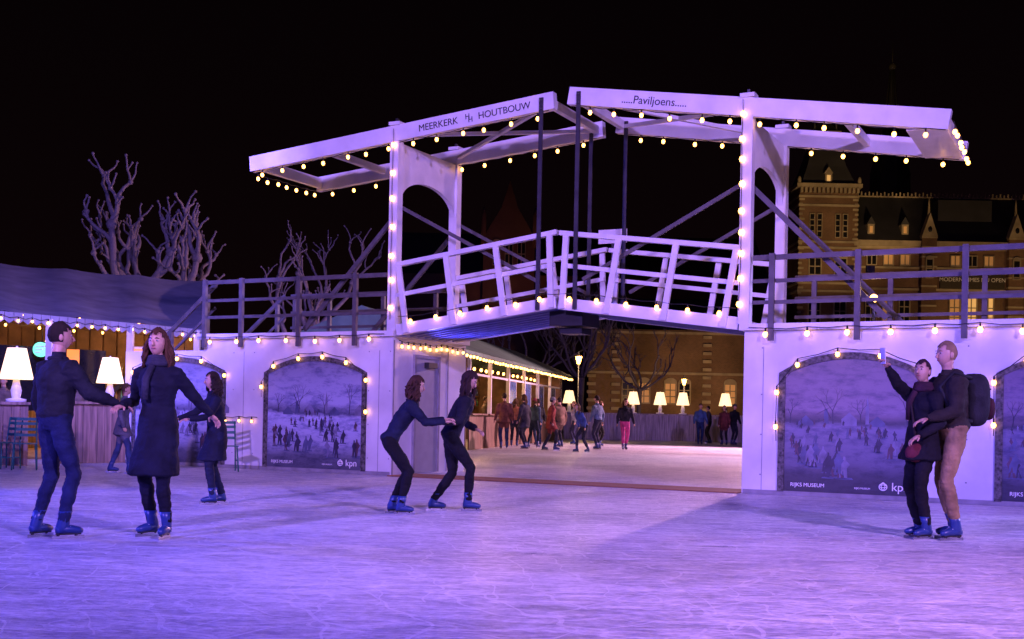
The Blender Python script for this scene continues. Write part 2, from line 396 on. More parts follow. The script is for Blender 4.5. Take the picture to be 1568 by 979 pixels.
# murals
def mural_mat(name,sky,land,dark,seed):
    m,nt,bb=new_mat(name); N=nt.nodes;L=nt.links
    tc=N.new('ShaderNodeTexCoord'); sp=N.new('ShaderNodeSeparateXYZ'); L.new(tc.outputs['Object'],sp.inputs[0])
    mp=N.new('ShaderNodeMapping'); mp.inputs['Location'].default_value=(seed,seed*2,0); mp.inputs['Scale'].default_value=(.6,1,1.6); L.new(tc.outputs['Object'],mp.inputs[0])
    nz=N.new('ShaderNodeTexNoise'); nz.inputs['Scale'].default_value=2.0; nz.inputs['Detail'].default_value=9; nz.inputs['Roughness'].default_value=.6; L.new(mp.outputs[0],nz.inputs['Vector'])
    ad=N.new('ShaderNodeMath'); ad.operation='MULTIPLY_ADD'; ad.inputs[1].default_value=.30; L.new(nz.outputs['Fac'],ad.inputs[0])
    L.new(sp.outputs['Z'],ad.inputs[2])
    mr=N.new('ShaderNodeMapRange'); mr.inputs['From Min'].default_value=.15; mr.inputs['From Max'].default_value=2.2; L.new(ad.outputs[0],mr.inputs['Value'])
    rp=N.new('ShaderNodeValToRGB'); L.new(mr.outputs[0],rp.inputs['Fac'])
    e=rp.color_ramp.elements; e[0].position=0; e[0].color=(*[x*.18 for x in land],1); e[1].position=1; e[1].color=(*[x*.5 for x in sky],1)
    for p,cc in ((.15,[x*.3 for x in land]),(.24,[x*.8 for x in land]),(.36,land),(.50,[x*1.2 for x in land]),(.535,dark),(.575,[x*.55 for x in sky]),(.62,sky),(.8,[x*.85 for x in sky])):
        q=e.new(p); q.color=(*cc,1)
    n3=N.new('ShaderNodeTexNoise'); n3.inputs['Scale'].default_value=6; n3.inputs['Detail'].default_value=9; n3.inputs['Roughness'].default_value=.72; L.new(mp.outputs[0],n3.inputs['Vector'])
    r3=N.new('ShaderNodeValToRGB'); r3.color_ramp.elements[0].position=.36; r3.color_ramp.elements[0].color=(.25,.28,.45,1); r3.color_ramp.elements[1].position=.54; L.new(n3.outputs['Fac'],r3.inputs['Fac'])
    mx=N.new('ShaderNodeMixRGB'); mx.blend_type='MULTIPLY'; mx.inputs['Fac'].default_value=.75; L.new(rp.outputs[0],mx.inputs[1]); L.new(r3.outputs[0],mx.inputs[2])
    L.new(mx.outputs[0],bb.inputs['Base Color']); bb.inputs['Roughness'].default_value=.38
    return m
FRAME=mat('mural_border_brick',(.10,.09,.09),.7,var=.95,scale=22)
PRINT=mat('printed_figures',(.03,.027,.06),.5,var=.5)
PRINT2=mat('printed_figures_red',(.09,.045,.07),.5,var=.4)
PRINT3=mat('printed_figures_blue',(.08,.09,.18),.5,var=.4)
PRINT4=mat('printed_figures_pale',(.17,.16,.26),.5,var=.4)
MUR=[mural_mat('mural_print_a',(.38,.38,.56),(.40,.40,.58),(.10,.10,.18),3.3),mural_mat('mural_print_b',(.20,.15,.22),(.13,.12,.20),(.04,.035,.06),8.1)]
def mural(t0,t1,k,txt=True,bright=0):
    M=empty('mural_panel'); M.parent=BR
    b=MB()
    poly=arcpoly(t0,t1,.06,1.80,2.04,-.004)
    b.prism(poly,(0,-.006,0),MUR[k])
    inn=arcpoly(t0,t1,.06,1.80,2.04,-.03,gr=-.01); out=arcpoly(t0,t1,.06,1.80,2.04,-.03,gr=.085)
    n=len(inn)
    vs=inn+out+[(p[0],-.002,p[2]) for p in inn]+[(p[0],-.002,p[2]) for p in out]
    fs=[]
    for i in range(n-1): fs+= [(i,i+1,n+i+1,n+i),(i+1,i,2*n+i,2*n+i+1),(n+i,n+i+1,3*n+i+1,3*n+i)]
    fs+=[(0,n,3*n,2*n),(n-1,2*n-1,4*n-1,3*n-1)]
    b.add(vs,fs,FRAME)
    r=random.Random(int(t0*100)+5)
    wd=t1-t0
    cl=[(r.uniform(.1,.9),(j+.5)/12) for j in range(12)]
    for i in range(64):
        q=cl[i%12]; d=min(1,max(0,q[1]**1.25+r.gauss(0,.05))); z=1.10-.82*d; h=.06+.26*d; x=t0+wd*min(.93,max(.07,q[0]+r.gauss(0,.10))); y=-.012
        ww=h*.15*r.uniform(.8,1.3); ln=r.uniform(-.2,.2)*h
        mt=(PRINT,PRINT,PRINT3,PRINT2,PRINT,PRINT4)[r.randrange(6)]
        pl=[(x-ww*.9,y,z),(x-ww*.5,y,z+h*.02),(x,y,z+h*.35),(x+ww*.3,y,z),(x+ww*1.1,y,z),(x+ww*.75+ln,y,z+h*.45),(x+ww*1.5+ln,y,z+h*.62),(x+ww*.5+ln,y,z+h*.82),(x+ww*.35+ln,y,z+h*.98),(x-ww*.15+ln,y,z+h),(x-ww*.25+ln,y,z+h*.84),(x-ww*.95+ln,y,z+h*.66),(x-ww*.75,y,z+h*.4)]
        b.prism(pl,(0,-.001-.00002*i,0),mt)
        if d>.25: b.prism([(x-ww*1.6,y+.0008,z-.012*d-.004),(x+ww*2.5,y+.0008,z-.02*d-.004),(x+ww*2.2,y+.0008,z+.004),(x-ww,y+.0008,z+.006)],(0,-.0006,0),PRINT3)
    for q in range(4):
        x=t0+wd*(.08+.27*q+r.uniform(-.04,.04)); z=1.08
        def br(p,a,l,wq,dd):
            if dd==0: return
            e=(p[0]+l*math.sin(a),p[1],p[2]+l*math.cos(a))
            if not(t0+.05<e[0]<t1-.05) or e[2]>1.78: return
            b.beam(p,e,.001,wq,PRINT,up=(1,0,0))
            for s in (-1,1): br(e,a+s*r.uniform(.2,.6),l*.72,wq*.65,dd-1)
        br((x,-.0125,z),r.uniform(-.1,.1),.13+.06*(q%2),.014,5)
        hx=x+.12; hh=.05+.05*(q%2)
        b.prism([(hx,-.012,1.05),(hx+.22,-.012,1.05),(hx+.22,-.012,1.05+hh),(hx+.11,-.012,1.15+hh),(hx,-.012,1.05+hh)],(0,-.0012,0),PRINT4 if q%2 else PRINT3)
    x=t0+wd*.62; b.prism([(x,-.0119,1.08),(x+.05,-.0119,1.08),(x+.05,-.0119,1.3),(x+.025,-.0119,1.48),(x,-.0119,1.3)],(0,-.0011,0),PRINT4)
    x=t0+wd*.3; b.prism([(x,-.0119,1.08),(x+.09,-.0119,1.08),(x+.065,-.0119,1.3),(x+.025,-.0119,1.3)],(0,-.0011,0),PRINT3)
    for a in (.5,2.07): b.beam((x+.045-.16*math.cos(a),-.0131,1.29-.16*math.sin(a)),(x+.045+.16*math.cos(a),-.0131,1.29+.16*math.sin(a)),.001,.016,PRINT,up=(0,1,0))
    b.obj('mural_board',M)
    if txt:
        text('kpn',M,TM(t1-.22,-.014,.19),.17,WINK,'logo_text',.001)
        text('RIJKS MUSEUM',M,TM(t0+.36,-.014,.17),.078,WINK,'museum_text',.001)
        text('RIJKS MUSEUM',M,TM(t1-.75,-.014,.155),.035,WINK,'small_text',.001)
        q=MB()
        q.tube([(t1-.46+.055*math.cos(j*math.pi/8),-.013,.19+.05*math.sin(j*math.pi/8)) for j in range(17)],.007,WINK,n=4)
        q.tube([(t1-.46+.025*math.cos(j*math.pi/6),-.013,.20+.055*math.sin(j*math.pi/6)) for j in range(13)],.006,WINK,n=4)
        q.tube([(t1-.46+.055*math.cos(j*math.pi/6),-.013,.20+.02*math.sin(j*math.pi/6)) for j in range(13)],.006,WINK,n=4)
        q.obj('logo_mark',M)
    return M
mural(-6.1,-3.86,0,False); mural(-2.76,-.62,0); mural(6.95,8.85,1); mural(9.95,11.9,1)
lights('string_lights',[(-3.2,-.05,zL(-3.2)-.15),(2.98,-.05,zL(2.98)-.15)],.45,BR)
lights('string_lights',[(3.45,-.05,zR(3.45)-.15),(9.15,-.05,zR(9.15)-.15)],.46,BR)
lights('string_lights',[(-3.1,WB-.05,zL(-3.2)-.15),(2.95,WB-.05,zL(2.95)-.15)],.47,BR)
lights('string_lights',[(3.5,WB-.05,zR(3.5)-.15),(9.1,WB-.05,zR(9.1)-.15)],.5,BR)
lights('string_lights',[(-3.22,.0,zL(-3.2)-.16),(-3.22,WB,zL(-3.2)-.16)],.29,BR)
lights('string_lights',[(9.25,.0,zR(9.2)-.02),(9.25,WB,zR(9.2)-.12)],.29,BR)
lights('string_lights',[(-.0,-.12,6.1),(-.0,-.12,2.75)],.46,BR,drop=.01,r=.044)
lights('string_lights',[(TR-.06,-.12,5.95),(TR-.06,-.12,2.75)],.34,BR,drop=.01,r=.044)
lights('string_lights',[(.15,-.1,zd(.15)+.22),(3.15,-.1,zd(3.15)+.17),(6.2,-.1,zd(6.2)+.22)],.47,BR,r=.041)
lights('string_lights',[(-4.4,-.14,2.5),(-.1,-.14,2.5)],.6,BR)
lights('string_lights',[(TR+.1,-.14,2.5),(10.5,-.14,2.5)],.52,BR,r=.041)
lights('string_lights',[(.06,.1,2.40),(.06,WB+.4,2.40)],.19,BR,r=.03)
def arcl(t0,t1,zlo_l,zlo_r):
    p=arcpoly(t0,t1,zlo_l,1.80,2.04,-.075,gr=.1); p[-1]=(p[-1][0],p[-1][1],zlo_r); return [(a,b_,c_+.06) for a,b_,c_ in p]
lights('string_lights',arcl(-2.76,-.62,1.3,.9),.55,BR)
lights('string_lights',arcl(6.95,8.85,.75,1.7),.5,BR)
lights('string_lights',arcl(9.95,11.9,.9,1.2),.5,BR)
lights('string_lights',arcl(-6.1,-3.86,1.6,1.5),.55,BR)
lights('string_lights',[(-3.86,-.07,.98),(-2.95,-.07,.98)],.3,BR,r=.026)
point('deck_lamp',(0,0,0),(1,.6,.25),8).parent=BR
bpy.data.objects['deck_lamp'].location=(8.12,.5,3.05)
b=MB(); b.ell((8.12,.5,2.95),.06,BULB); b.tube([(8.12,.5,2.56),(8.12,.5,2.9)],.02,STEEL); b.obj('deck_lamp_globe',BR)
# blue wash light under the deck, clamped on the passage wall
b=MB(); b.box(.04,.14,1.0,1.3,1.95,2.05,BLACK); b.obj('under_deck_light_housing',BR)
l=spot('under_deck_light',(.2,1.15,2.08),(3.0,1.0,2.9),(.12,.10,1.0),140,130,r=.06); l.parent=BR
b=MB(); b.box(.02,TR-.02,-.15,.75,.004,.02,mat('brown_mat',(.28,.12,.06),.8)); b.obj('rubber_mat',None,BR.location,BR.rotation_euler[2])

# ------------------------------------------------------------------ table lamps & chairs
def table_lamp(x,y,z,h=.95):
    b=MB(); s=h/.95; U=lambda q:V((x,y,z))+V(q)*s
    b.loft([(U((0,0,0)),(.17*s,0,0),(0,.17*s,0)),(U((0,0,.05)),(.17*s,0,0),(0,.17*s,0)),(U((0,0,.07)),(.07*s,0,0),(0,.07*s,0)),(U((0,0,.2)),(.095*s,0,0),(0,.095*s,0)),(U((0,0,.34)),(.06*s,0,0),(0,.06*s,0)),(U((0,0,.42)),(.05*s,0,0),(0,.05*s,0))],LAMPB,n=18)
    b.loft([(U((0,0,.40)),(.28*s,0,0),(0,.28*s,0)),(U((0,0,.415)),(.283*s,0,0),(0,.283*s,0)),(U((0,0,.93)),(.165*s,0,0),(0,.165*s,0)),(U((0,0,.95)),(.16*s,0,0),(0,.16*s,0))],CREAM,n=22)
    b.ell(U((0,0,.97)),.02*s,LAMPB)
    b.obj('table_lamp')
table_lamp(-9.22,21.6,1.18,1.0); table_lamp(-8.0,23.1,1.22,.88)
for x in (2.75,5.85,7.15,8.25,10.3): table_lamp(x,56.2,1.3,1.05)
def chair(x,y,rz,mt):
    b=MB()
    for a in (-1,1):
        b.tube([(a*.19,-.2,0),(a*.18,-.19,.45),(a*.17,-.25,.9)],.014,mt,n=6)
        b.tube([(a*.2,.2,0),(a*.17,.17,.45)],.014,mt,n=6)
        b.beam((a*.185,-.19,.2),(a*.185,.185,.2),.015,.02,mt)
    for i in range(5): b.box(-.2,.2,-.19+i*.078,-.13+i*.078,.45,.465,mt)
    for z in (.6,.7,.8,.88): b.beam((-.19,-.21-.05*(z-.45)/.45,z),(.19,-.21-.05*(z-.45)/.45,z),.012,.05,mt)
    b.obj('bistro_chair',None,(x,y,.0),rz)
chair(-8.45,20.2,math.radians(200),GREENP); chair(-8.95,20.5,math.radians(150),GREENP); chair(-5.15,21.0,math.radians(200),GREENP)

def fence(name,p0,p1,h,mt,thk=.05,top=True,seed=1):
    b=MB(); p0=V((*p0,0));p1=V((*p1,0)); d=(p1-p0);L_=d.length;d.normalize();r=random.Random(seed)
    n=int(L_/.14); ang=math.atan2(d.y,d.x)
    for i in range(n):
        a=i*L_/n; b.box(a+.004,a+L_/n-.004,r.uniform(-.006,.006),thk,.01,h+r.uniform(-.004,.004),mt)
    if top: b.box(-.03,L_+.03,-.08,.32,h+.01,h+.06,mt)
    b.box(0,L_,thk+.001,thk+.05,.2,.32,mt)
    return b.obj(name,None,p0,ang)
fence('wooden_bar_counter',(-12.5,20.0),(-8.9,21.4),1.12,WOOD,seed=2)
fence('wooden_bar_counter',(-8.8,22.3),(-7.75,23.35),1.16,WOOD,seed=3)
fence('wooden_fence',(2.5,56),(14,55.6),1.24,WOODG,seed=4)

# ------------------------------------------------------------------ left pavilion tent
P=empty('pavilion_tent')
b=MB()
e0,e1=V((-13.5,23.2,3.25)),V((-7.9,29.5,3.15)); r0,r1=V((-19.5,33,5.5)),V((-10.1,38,5.3))
N_=20
vs=[];fs=[]
for i in range(N_+1):
    for j in range(7):
        u=i/N_;v=j/6; p=(e0.lerp(e1,u)).lerp(r0.lerp(r1,u),v); p.z-=.16*math.sin(math.pi*v)+.07*abs(math.sin(u*math.pi*5)); vs.append(p)
for i in range(N_):
    for j in range(6): a=i*7+j; fs.append((a,a+7,a+8,a+1))
b.add(vs,fs,CANVAS,True)
for i in range(40):
    a=e0.lerp(e1,i/40); c_=e0.lerp(e1,(i+.96)/40); m_=(a+c_)/2
    b.add([a+V((0,-.01,-.02)),c_+V((0,-.01,-.02)),c_+V((0,-.01,-.2)),m_+V((0,-.01,-.27)),a+V((0,-.01,-.2))],[(0,1,2,3,4)],CANVAS)
for u in (.05,.28,.52,.76,.98):
    p=e0.lerp(e1,u); b.box(p.x-.07,p.x+.07,p.y-.0,p.y+.14,0,3.1,WHITE)
b.add([e1+V((.01,0,0)),r1+V((.01,0,0)),V((-10.1,38,0)),V((-7.9,29.6,0))],[(0,1,2,3)],CANVAS)
b.obj('tent_roof_and_posts',P)
b=MB()
WARMW=mat('warm_timber_wall',(.26,.15,.08),.7,scale=2,var=.5)
b.box(-20,-9.3,34.2,34.3,0,3.6,WARMW)
for i in range(26):
    x=-19.6+i*.4; b.box(x,x+.34,34.12,34.19,.1,3.4,WARMW)
cols=[(.5,.12,.05),(.1,.3,.12),(.5,.35,.1),(.12,.15,.4),(.45,.4,.35)]
cm=[mat('bottle_%d'%i,c_,.2,var=.1) for i,c_ in enumerate(cols)]
for z in (1.3,1.7,2.1):
    b.box(-15.5,-9.8,33.75,34.1,z-.03,z,WOOD)
    for i in range(36):
        x=-15.3+i*.15; b.tube([(x,33.9,z),(x,33.9,z+.18),(x,33.9,z+.22),(x,33.9,z+.3)],[.035,.035,.014,.014],cm[RND.randrange(5)],n=6)
b.box(-14.5,-9.2,31.0,31.5,.0,1.1,WOOD)
b.box(-19,-7,23.5,38,-.025,-.01,WOOD)
for u0,u1 in ((.30,.50),(.54,.62)):
    p=e0.lerp(e1,u0);q=e0.lerp(e1,u1); b.beam((p.x,p.y+1.5,1.75),(q.x,q.y+1.5,1.75),.03,1.5,GLASSD)
b.obj('bar_interior',P)
POST=emis('lit_poster',(1.0,.35,.12),.7); GRN=emis('green_sign',(.2,1.0,.55),1.3)
b=MB(); 
b.box(-9.35,-8.85,28.3,28.34,2.05,2.6,WHITE); b.box(-9.3,-8.9,28.28,28.298,2.1,2.55,POST)
b.box(-10.0,-9.55,30.3,30.34,1.7,2.5,WHITE); b.box(-9.95,-9.6,30.28,30.298,1.75,2.45,WINLIT)
b.box(-11.9,-11.2,30.3,30.34,1.9,2.6,POST)
b.obj('lit_menu_boards',P)
b=MB(); b.tube([(-10.95,26.9,2.42),(-10.95,26.98,2.42)],[.17,.17],GRN,n=24); b.tube([(-10.95,26.98,2.42),(-10.95,27.05,2.42)],[.21,.21],BLACK,n=24); b.tube([(-10.95,27.02,2.6),(-10.95,27.02,3.2)],.01,BLACK,n=5)
for i in range(3): b.box(-11.06,-11.06+.06*(i+2),26.885,26.898,2.34+i*.07,2.37+i*.07,WINK)
b.obj('round_sign')
lights('string_lights',[tuple(e0+V((0,-.05,-.1))),tuple(e1+V((0,-.05,-.1)))],.34,None,r=.032,mt=BULBF,sag=.03)
for k in range(3):
    a=e0.lerp(r0,.14+.2*k)-V((0,0,.45)); c_=e1.lerp(r1,.14+.2*k)-V((0,0,.45))
    lights('string_lights',[tuple(a),tuple(c_)],.75,None,r=.036,mt=BULBF,sag=.05)
for x,y in ((-11,27.5),(-9.6,31),(-13,30)): point('ceiling_lamp',(x,y,2.9),(1,.5,.2),130,.15)

# ------------------------------------------------------------------ kiosk behind the bridge
K=empty('bar_kiosk',(-1.9,33,0),math.radians(78.7)-math.pi/2)
b=MB()
Lk=21.4
b.box(-4,-3.9,3,Lk,0,3.3,WARMW)
b.box(-4,0,Lk-.1,Lk,0,3.0,WARMW); b.box(-3.9,-.1,2.9,3.0,0,2.9,WARMW)
for i in range(int((Lk-3)/.16)):
    y=3+i*.16; b.box(-.05,0,y+.005,y+.155,.01,1.08,WOOD)
b.box(-.35,.12,2.95,Lk,1.09,1.14,WOOD)
GL2=mat('bluelit_pane',(.10,.16,.35),.1)  # bluish light on the kiosk glass, painted into the pane colour
for i in range(7):
    y=3+i*3.05; b.box(-.12,.0,y,y+.12,1.14,2.95,WHITE)
    if i<6:
        b.box(-.08,-.04,y+.12,y+3.05,2.35,2.42,WHITE)
        if i>=2:
            b.box(-.07,-.05,y+1.55,y+1.6,1.14,2.35,WHITE); b.box(-.065,-.055,y+.13,y+1.54,1.15,2.34,GL2)
for z in (1.5,1.95,2.4):
    b.box(-3.9,-3.6,4,Lk-1,z-.03,z,WOOD)
    for i in range(70):
        y=4.3+i*.23; b.tube([(-3.75,y,z),(-3.75,y,z+.2),(-3.75,y,z+.25),(-3.75,y,z+.32)],[.05,.05,.02,.02],cm[RND.randrange(5)],n=5)
b.add([(.45,-1,2.98),(.45,Lk+.2,2.98),(-2.2,Lk+.2,4.1),(-2.2,-1,4.1),(-4.4,Lk+.2,3.2),(-4.4,-1,3.2)],[(0,1,2,3),(3,2,4,5),(0,3,5),(1,4,2)],CANVASG)
for i in range(60):
    y=-1+i*(Lk+1.2)/60; dy=(Lk+1.2)/60
    b.add([(.46,y,2.97),(.46,y+dy*.96,2.97),(.46,y+dy*.96,2.82),(.46,y+dy/2,2.77),(.46,y,2.82)],[(0,1,2,3,4)],CANVASG)
b.obj('kiosk_structure',K)
lights('kiosk_lights',[(.5,-1,2.86),(.5,Lk,2.86)],.42,K,r=.045,mt=BULBF,drop=.03)
lights('kiosk_lights',[(-1.2,1,2.9),(-1.2,Lk,2.9)],1.0,K,r=.06,mt=BULBF,drop=.1)
b=MB()
for y in (5,9.5,14):
    b.box(-3.55,-3.5,y,y+1.3,1.6,2.3,POST if y>6 else GRN)
b.obj('lit_panels',K)
for y in (5,10,16):
    o=point('kiosk_lamp',(-1.6,y,2.6),(1,.5,.22),170,.15); o.parent=K

# ------------------------------------------------------------------ trees
def bare_tree(x,y,h,spread,seed,trunk=.22,lv=3,th=.42,nl=6,pr=.4,jit=.5,lean0=.8):
    r=random.Random(seed); b=MB()
    def limb(p,d,l,rad,k):
        pts=[p];rs=[rad];q=p;dd=d.copy();n=6
        for i in range(n):
            dd=(dd+V((r.uniform(-jit,jit),r.uniform(-jit,jit),r.uniform(-.2,.4)))).normalized()
            q=q+dd*(l/n); pts.append(q); rs.append(rad*(1-.45*(i+1)/n)*r.uniform(.92,1.1))
            if k>0 and i>0 and r.random()<pr:
                sd=(dd+V((r.uniform(-1,1),r.uniform(-1,1),r.uniform(-.1,.9)))).normalized()
                limb(q,sd,l*r.uniform(.3,.55),rad*.55,k-1)
        b.tube(pts,rs,BARK,n=7 if k>1 else 5)
        b.ell(pts[-1],rs[-1]*1.9,BARK,n=6,m=4)
        if k>0:
            for s in range(2):
                sd=(dd+V((r.uniform(-.9,.9),r.uniform(-.9,.9),r.uniform(0,.7)))).normalized()
                limb(q,sd,l*r.uniform(.3,.5),rad*.5,k-1)
    t=V((x,y,h*th))
    b.tube([(x,y,-.05),(x+.03,y,.2),(x-.05,y,h*th*.5),t],[trunk*1.5,trunk*1.1,trunk*.9,trunk*.95],BARK,n=12)
    for i in range(nl):
        a=2*math.pi*(i+r.random()*.5)/nl
        d=V((math.cos(a)*spread,math.sin(a)*spread,lean0*r.uniform(.5,1.4))).normalized()
        limb(t-V((0,0,.15*r.random())),d,h*(1-th)*r.uniform(.65,.95),trunk*.5,lv-1)
    return b.obj('bare_tree')
bare_tree(-12.9,41.5,8.6,1.0,42,trunk=.36,lv=3,nl=8,pr=.3,th=.48)
bare_tree(-8.2,47,7.6,.8,8,trunk=.24,lv=3,nl=5,pr=.35)
bare_tree(4.6,78,8.8,1.3,21,trunk=.24,lv=4,jit=.35,pr=.55)
bare_tree(9.2,84,7.5,1.3,25,trunk=.18,lv=4,jit=.35)
bare_tree(1.2,80,8.5,1.1,35,trunk=.22,lv=4,jit=.35)

def street_lamp(x,y,h):
    b=MB()
    b.tube([(x,y,0),(x,y,.4),(x,y,.45),(x,y,h-.2)],[.11,.1,.05,.035],STEEL,n=10)
    b.loft([((x,y,h-.2),(.08,0,0),(0,.08,0)),((x,y,h+.2),(.18,0,0),(0,.18,0))],BULBF,n=6,smooth=False)
    b.loft([((x,y,h+.2),(.22,0,0),(0,.22,0)),((x,y,h+.38),(.05,0,0),(0,.05,0)),((x,y,h+.5),(.02,0,0),(0,.02,0))],STEEL,n=6,smooth=False)
    b.obj('street_lamp')
street_lamp(3.5,62,4.1); street_lamp(11.8,80,3.6)

# ------------------------------------------------------------------ museum
MU=empty('museum_building')
def window(b,x0,x1,y,z0,z1,gl,mull=1,trans=1,fr=.16,arch=False):
    b.box(x0,x1,y-.04,y+.02,z0,z1,gl)
    for a,c_,d,e in ((x0-fr,x0,z0-fr,z1+fr),(x1,x1+fr,z0-fr,z1+fr),(x0,x1,z0-fr,z0),(x0,x1,z1,z1+fr)): b.box(a,c_,y-.16,y+.01,d,e,STONE)
    for i in range(mull):
        xm=x0+(x1-x0)*(i+1)/(mull+1); b.box(xm-.05,xm+.05,y-.1,y-.041,z0,z1,STONE)
    for i in range(trans):
        zm=z0+(z1-z0)*(i+1)/(trans+1); b.box(x0,x1,y-.09,y-.042,zm-.05,zm+.05,STONE)
    if arch:
        xm=(x0+x1)/2;hw=(x1-x0)/2+fr
        pl=[(xm-hw,y-.15,z1+fr)]+[(xm-hw*math.cos(math.pi*i/8),y-.15,z1+fr+hw*.7*math.sin(math.pi*i/8)) for i in range(1,8)]+[(xm+hw,y-.15,z1+fr)]
        b.prism(pl,(0,.16,0),STONE)
b=MB()
def tower(b,cx,cy,h,zb):
    b.box(cx-h,cx+h,cy-h,cy+h,0,zb,BRICK)
    for z in (6,10.5,14.2,15,18.6,19.2,zb-1.9,zb-1.0):
        b.box(cx-h-.12,cx+h+.12,cy-h-.12,cy+h+.12,z,z+.22,STONE)
    z=0
    while z<zb-1:
        for a in (-1,1):
            x=cx+a*h; L_=.5 if int(z/.5)%2 else .3
            b.box(min(x+a*.06,x-a*L_),max(x+a*.06,x-a*L_),cy-h-.06,cy-h+.3,z,z+.22,STONE)
        z+=.5
    f=cy-h
    for x in (cx-1.3,cx+1.3):
        for k in (-.38,.38): window(b,x+k-.2,x+k+.2,f,19.8,22.1,GLASSD,0,3,.07)
        window(b,x-.55,x+.55,f,16.0,17.6,GLASSD,1,1,.12,True)
        window(b,x-.55,x+.55,f,11,13.6,GLASSD,1,1,.12)
    for i in range(14):
        x=cx-h+.1+i*(2*h-.2)/13.0; b.box(x-.12,x+.12,f-.4,f+.01,zb-.55,zb,STONE)
    b.box(cx-h-.35,cx+h+.35,cy-h-.35,cy+h+.35,zb,zb+.4,STONE)
    for a in (-1,1):
        for q in (-1,1): b.ell((cx+a*(h+.1),cy+q*(h+.1),zb+.7),(.2,.2,.45),STONE,n=8,m=6)
    zz=zb+.4; zt=zz+3.9
    def fr(z0,h0,z1,h1,mt): b.add([(cx-h0,cy-h0,z0),(cx+h0,cy-h0,z0),(cx+h0,cy+h0,z0),(cx-h0,cy+h0,z0),(cx-h1,cy-h1,z1),(cx+h1,cy-h1,z1),(cx+h1,cy+h1,z1),(cx-h1,cy+h1,z1)],[(0,1,5,4),(1,2,6,5),(2,3,7,6),(3,0,4,7),(4,5,6,7)],mt)
    fr(zz,h*.94,zz+2.0,h*.68,SLATE); fr(zz+2.0,h*.68,zt,h*.5,SLATE)
    b.box(cx-.36,cx+.36,f+.25,f+1.6,zz+.2,zz+1.15,STONE); b.box(cx-.18,cx+.18,f+.2,f+.249,zz+.35,zz+.95,WINLIT)
    b.prism([(cx-.45,f+.22,zz+1.15),(cx+.45,f+.22,zz+1.15),(cx,f+.22,zz+1.8)],(0,1.2,0),STONE)
    hh=h*.47
    b.box(cx-hh,cx+hh,cy-hh,cy+hh,zt,zt+1.7,STONE)
    for k in range(5):
        x=cx-hh+.25+k*(2*hh-.5)/4; b.box(x-.12,x+.12,cy-hh-.03,cy-hh+.01,zt+.35,zt+1.3,GLASSD)
    b.box(cx-hh-.15,cx+hh+.15,cy-hh-.15,cy+hh+.15,zt+1.7,zt+1.85,STONE)
    fr(zt+1.86,hh,zt+2.7,hh*.5,SLATE)
    for a in (-1,1):
        b.tube([(cx+a*hh*.8,cy-hh*.8,zt+1.9),(cx+a*hh*.8,cy-hh*.8,zt+4.2)],[.1,.05],STEEL,n=6); b.ell((cx+a*hh*.8,cy-hh*.8,zt+4.3),.2,STONE)
tower(b,31.75,121.0,2.95,24.8)
b.obj('tower',MU)
b=MB()
f=119.4
b.box(34.75,64,f,f+9,0,19.6,BRICK)
for z,hh in ((6,.3),(9.8,.3),(14.7,.22),(16.9,.22),(18.9,.3)): b.box(34.8,64.1,f-.12,f+.02,z,z+hh,STONE)
b.box(34.8,64.4,f-.4,f+.02,19.2,19.75,STONE)
b.add([(34.75,f-.3,19.76),(64,f-.3,19.76),(64,f+4.2,25.0),(34.75,f+4.2,25.0),(64,f+9,19.76),(34.75,f+9,19.76)],[(0,1,2,3),(3,2,4,5),(0,3,5),(1,4,2)],SLATE)
for i in range(70):
    x=35.4+i*.41; b.box(x,x+.14,f+4.15,f+4.25,25.0,25.45+.12*(i%2),STONE)
b.box(34.8,64,f+4.12,f+4.28,25.0,25.14,STONE)
for x in (36.6,40.1,53.5,57):
    b.box(x-.35,x+.35,f+.3,f+1.4,20.4,21.5,STONE); b.box(x-.16,x+.16,f+.27,f+.299,20.6,21.3,WINDIM); b.prism([(x-.45,f+.28,21.5),(x+.45,f+.28,21.5),(x,f+.28,22.3)],(0,1,0),SLATE)
b.box(44,49.6,f+1.8,f+5,22.0,24.4,SLATE)
for x in (42.3,51.2,60):
    b.box(x-.75,x+.75,f-.7,f+.3,9,20.2,BRICK)
    for z in range(9,21): b.box(x-.8,x+.8,f-.75,f-.2,z,z+.18,STONE)
    window(b,x-.3,x+.3,f-.7,16.0,17.8,GLASSD,0,1,.12,True)
    b.prism([(x-.8,f-.8,20.2),(x+.8,f-.8,20.2),(x+.4,f-.8,21.4),(x,f-.8,22.6),(x-.4,f-.8,21.4)],(0,1,0),STONE)
    b.tube([(x,f-.3,22.5),(x,f-.3,23.7),(x,f-.3,24.3)],[.14,.08,.03],STONE,n=6)
    b.ell((x,f-.8,20.9),(.22,.12,.3),GLASSD)
for i in range(16):
    x=36.6+i*1.72
    if any(abs(x-q)<1.4 for q in (42.3,51.2,60)): continue
    window(b,x-.45,x+.45,f,17.3,18.3,WINDIM if i%3 else GLASSD,1,0,.09)
    window(b,x-.5,x+.5,f,11.0,14.0,WINLIT if i in (6,7) else (WINDIM if i%2 else GLASSD),1,2,.1)
    window(b,x-.5,x+.5,f,6.6,9.2,GLASSD,1,1,.1)
b.box(43.6,50.2,f-.3,f-.14,14.95,16.75,mat('sign_board_dark',(.05,.04,.03),.6))
b.obj('gallery_wing',MU)
text('MODERN TIMES NU OPEN',MU,TM(46.9,f-.31,15.85),.58,WINK,'banner_text')
b=MB()
SPI=mat('spire_lead',(.10,.09,.08),.7)
sx_,sy=48.2,150
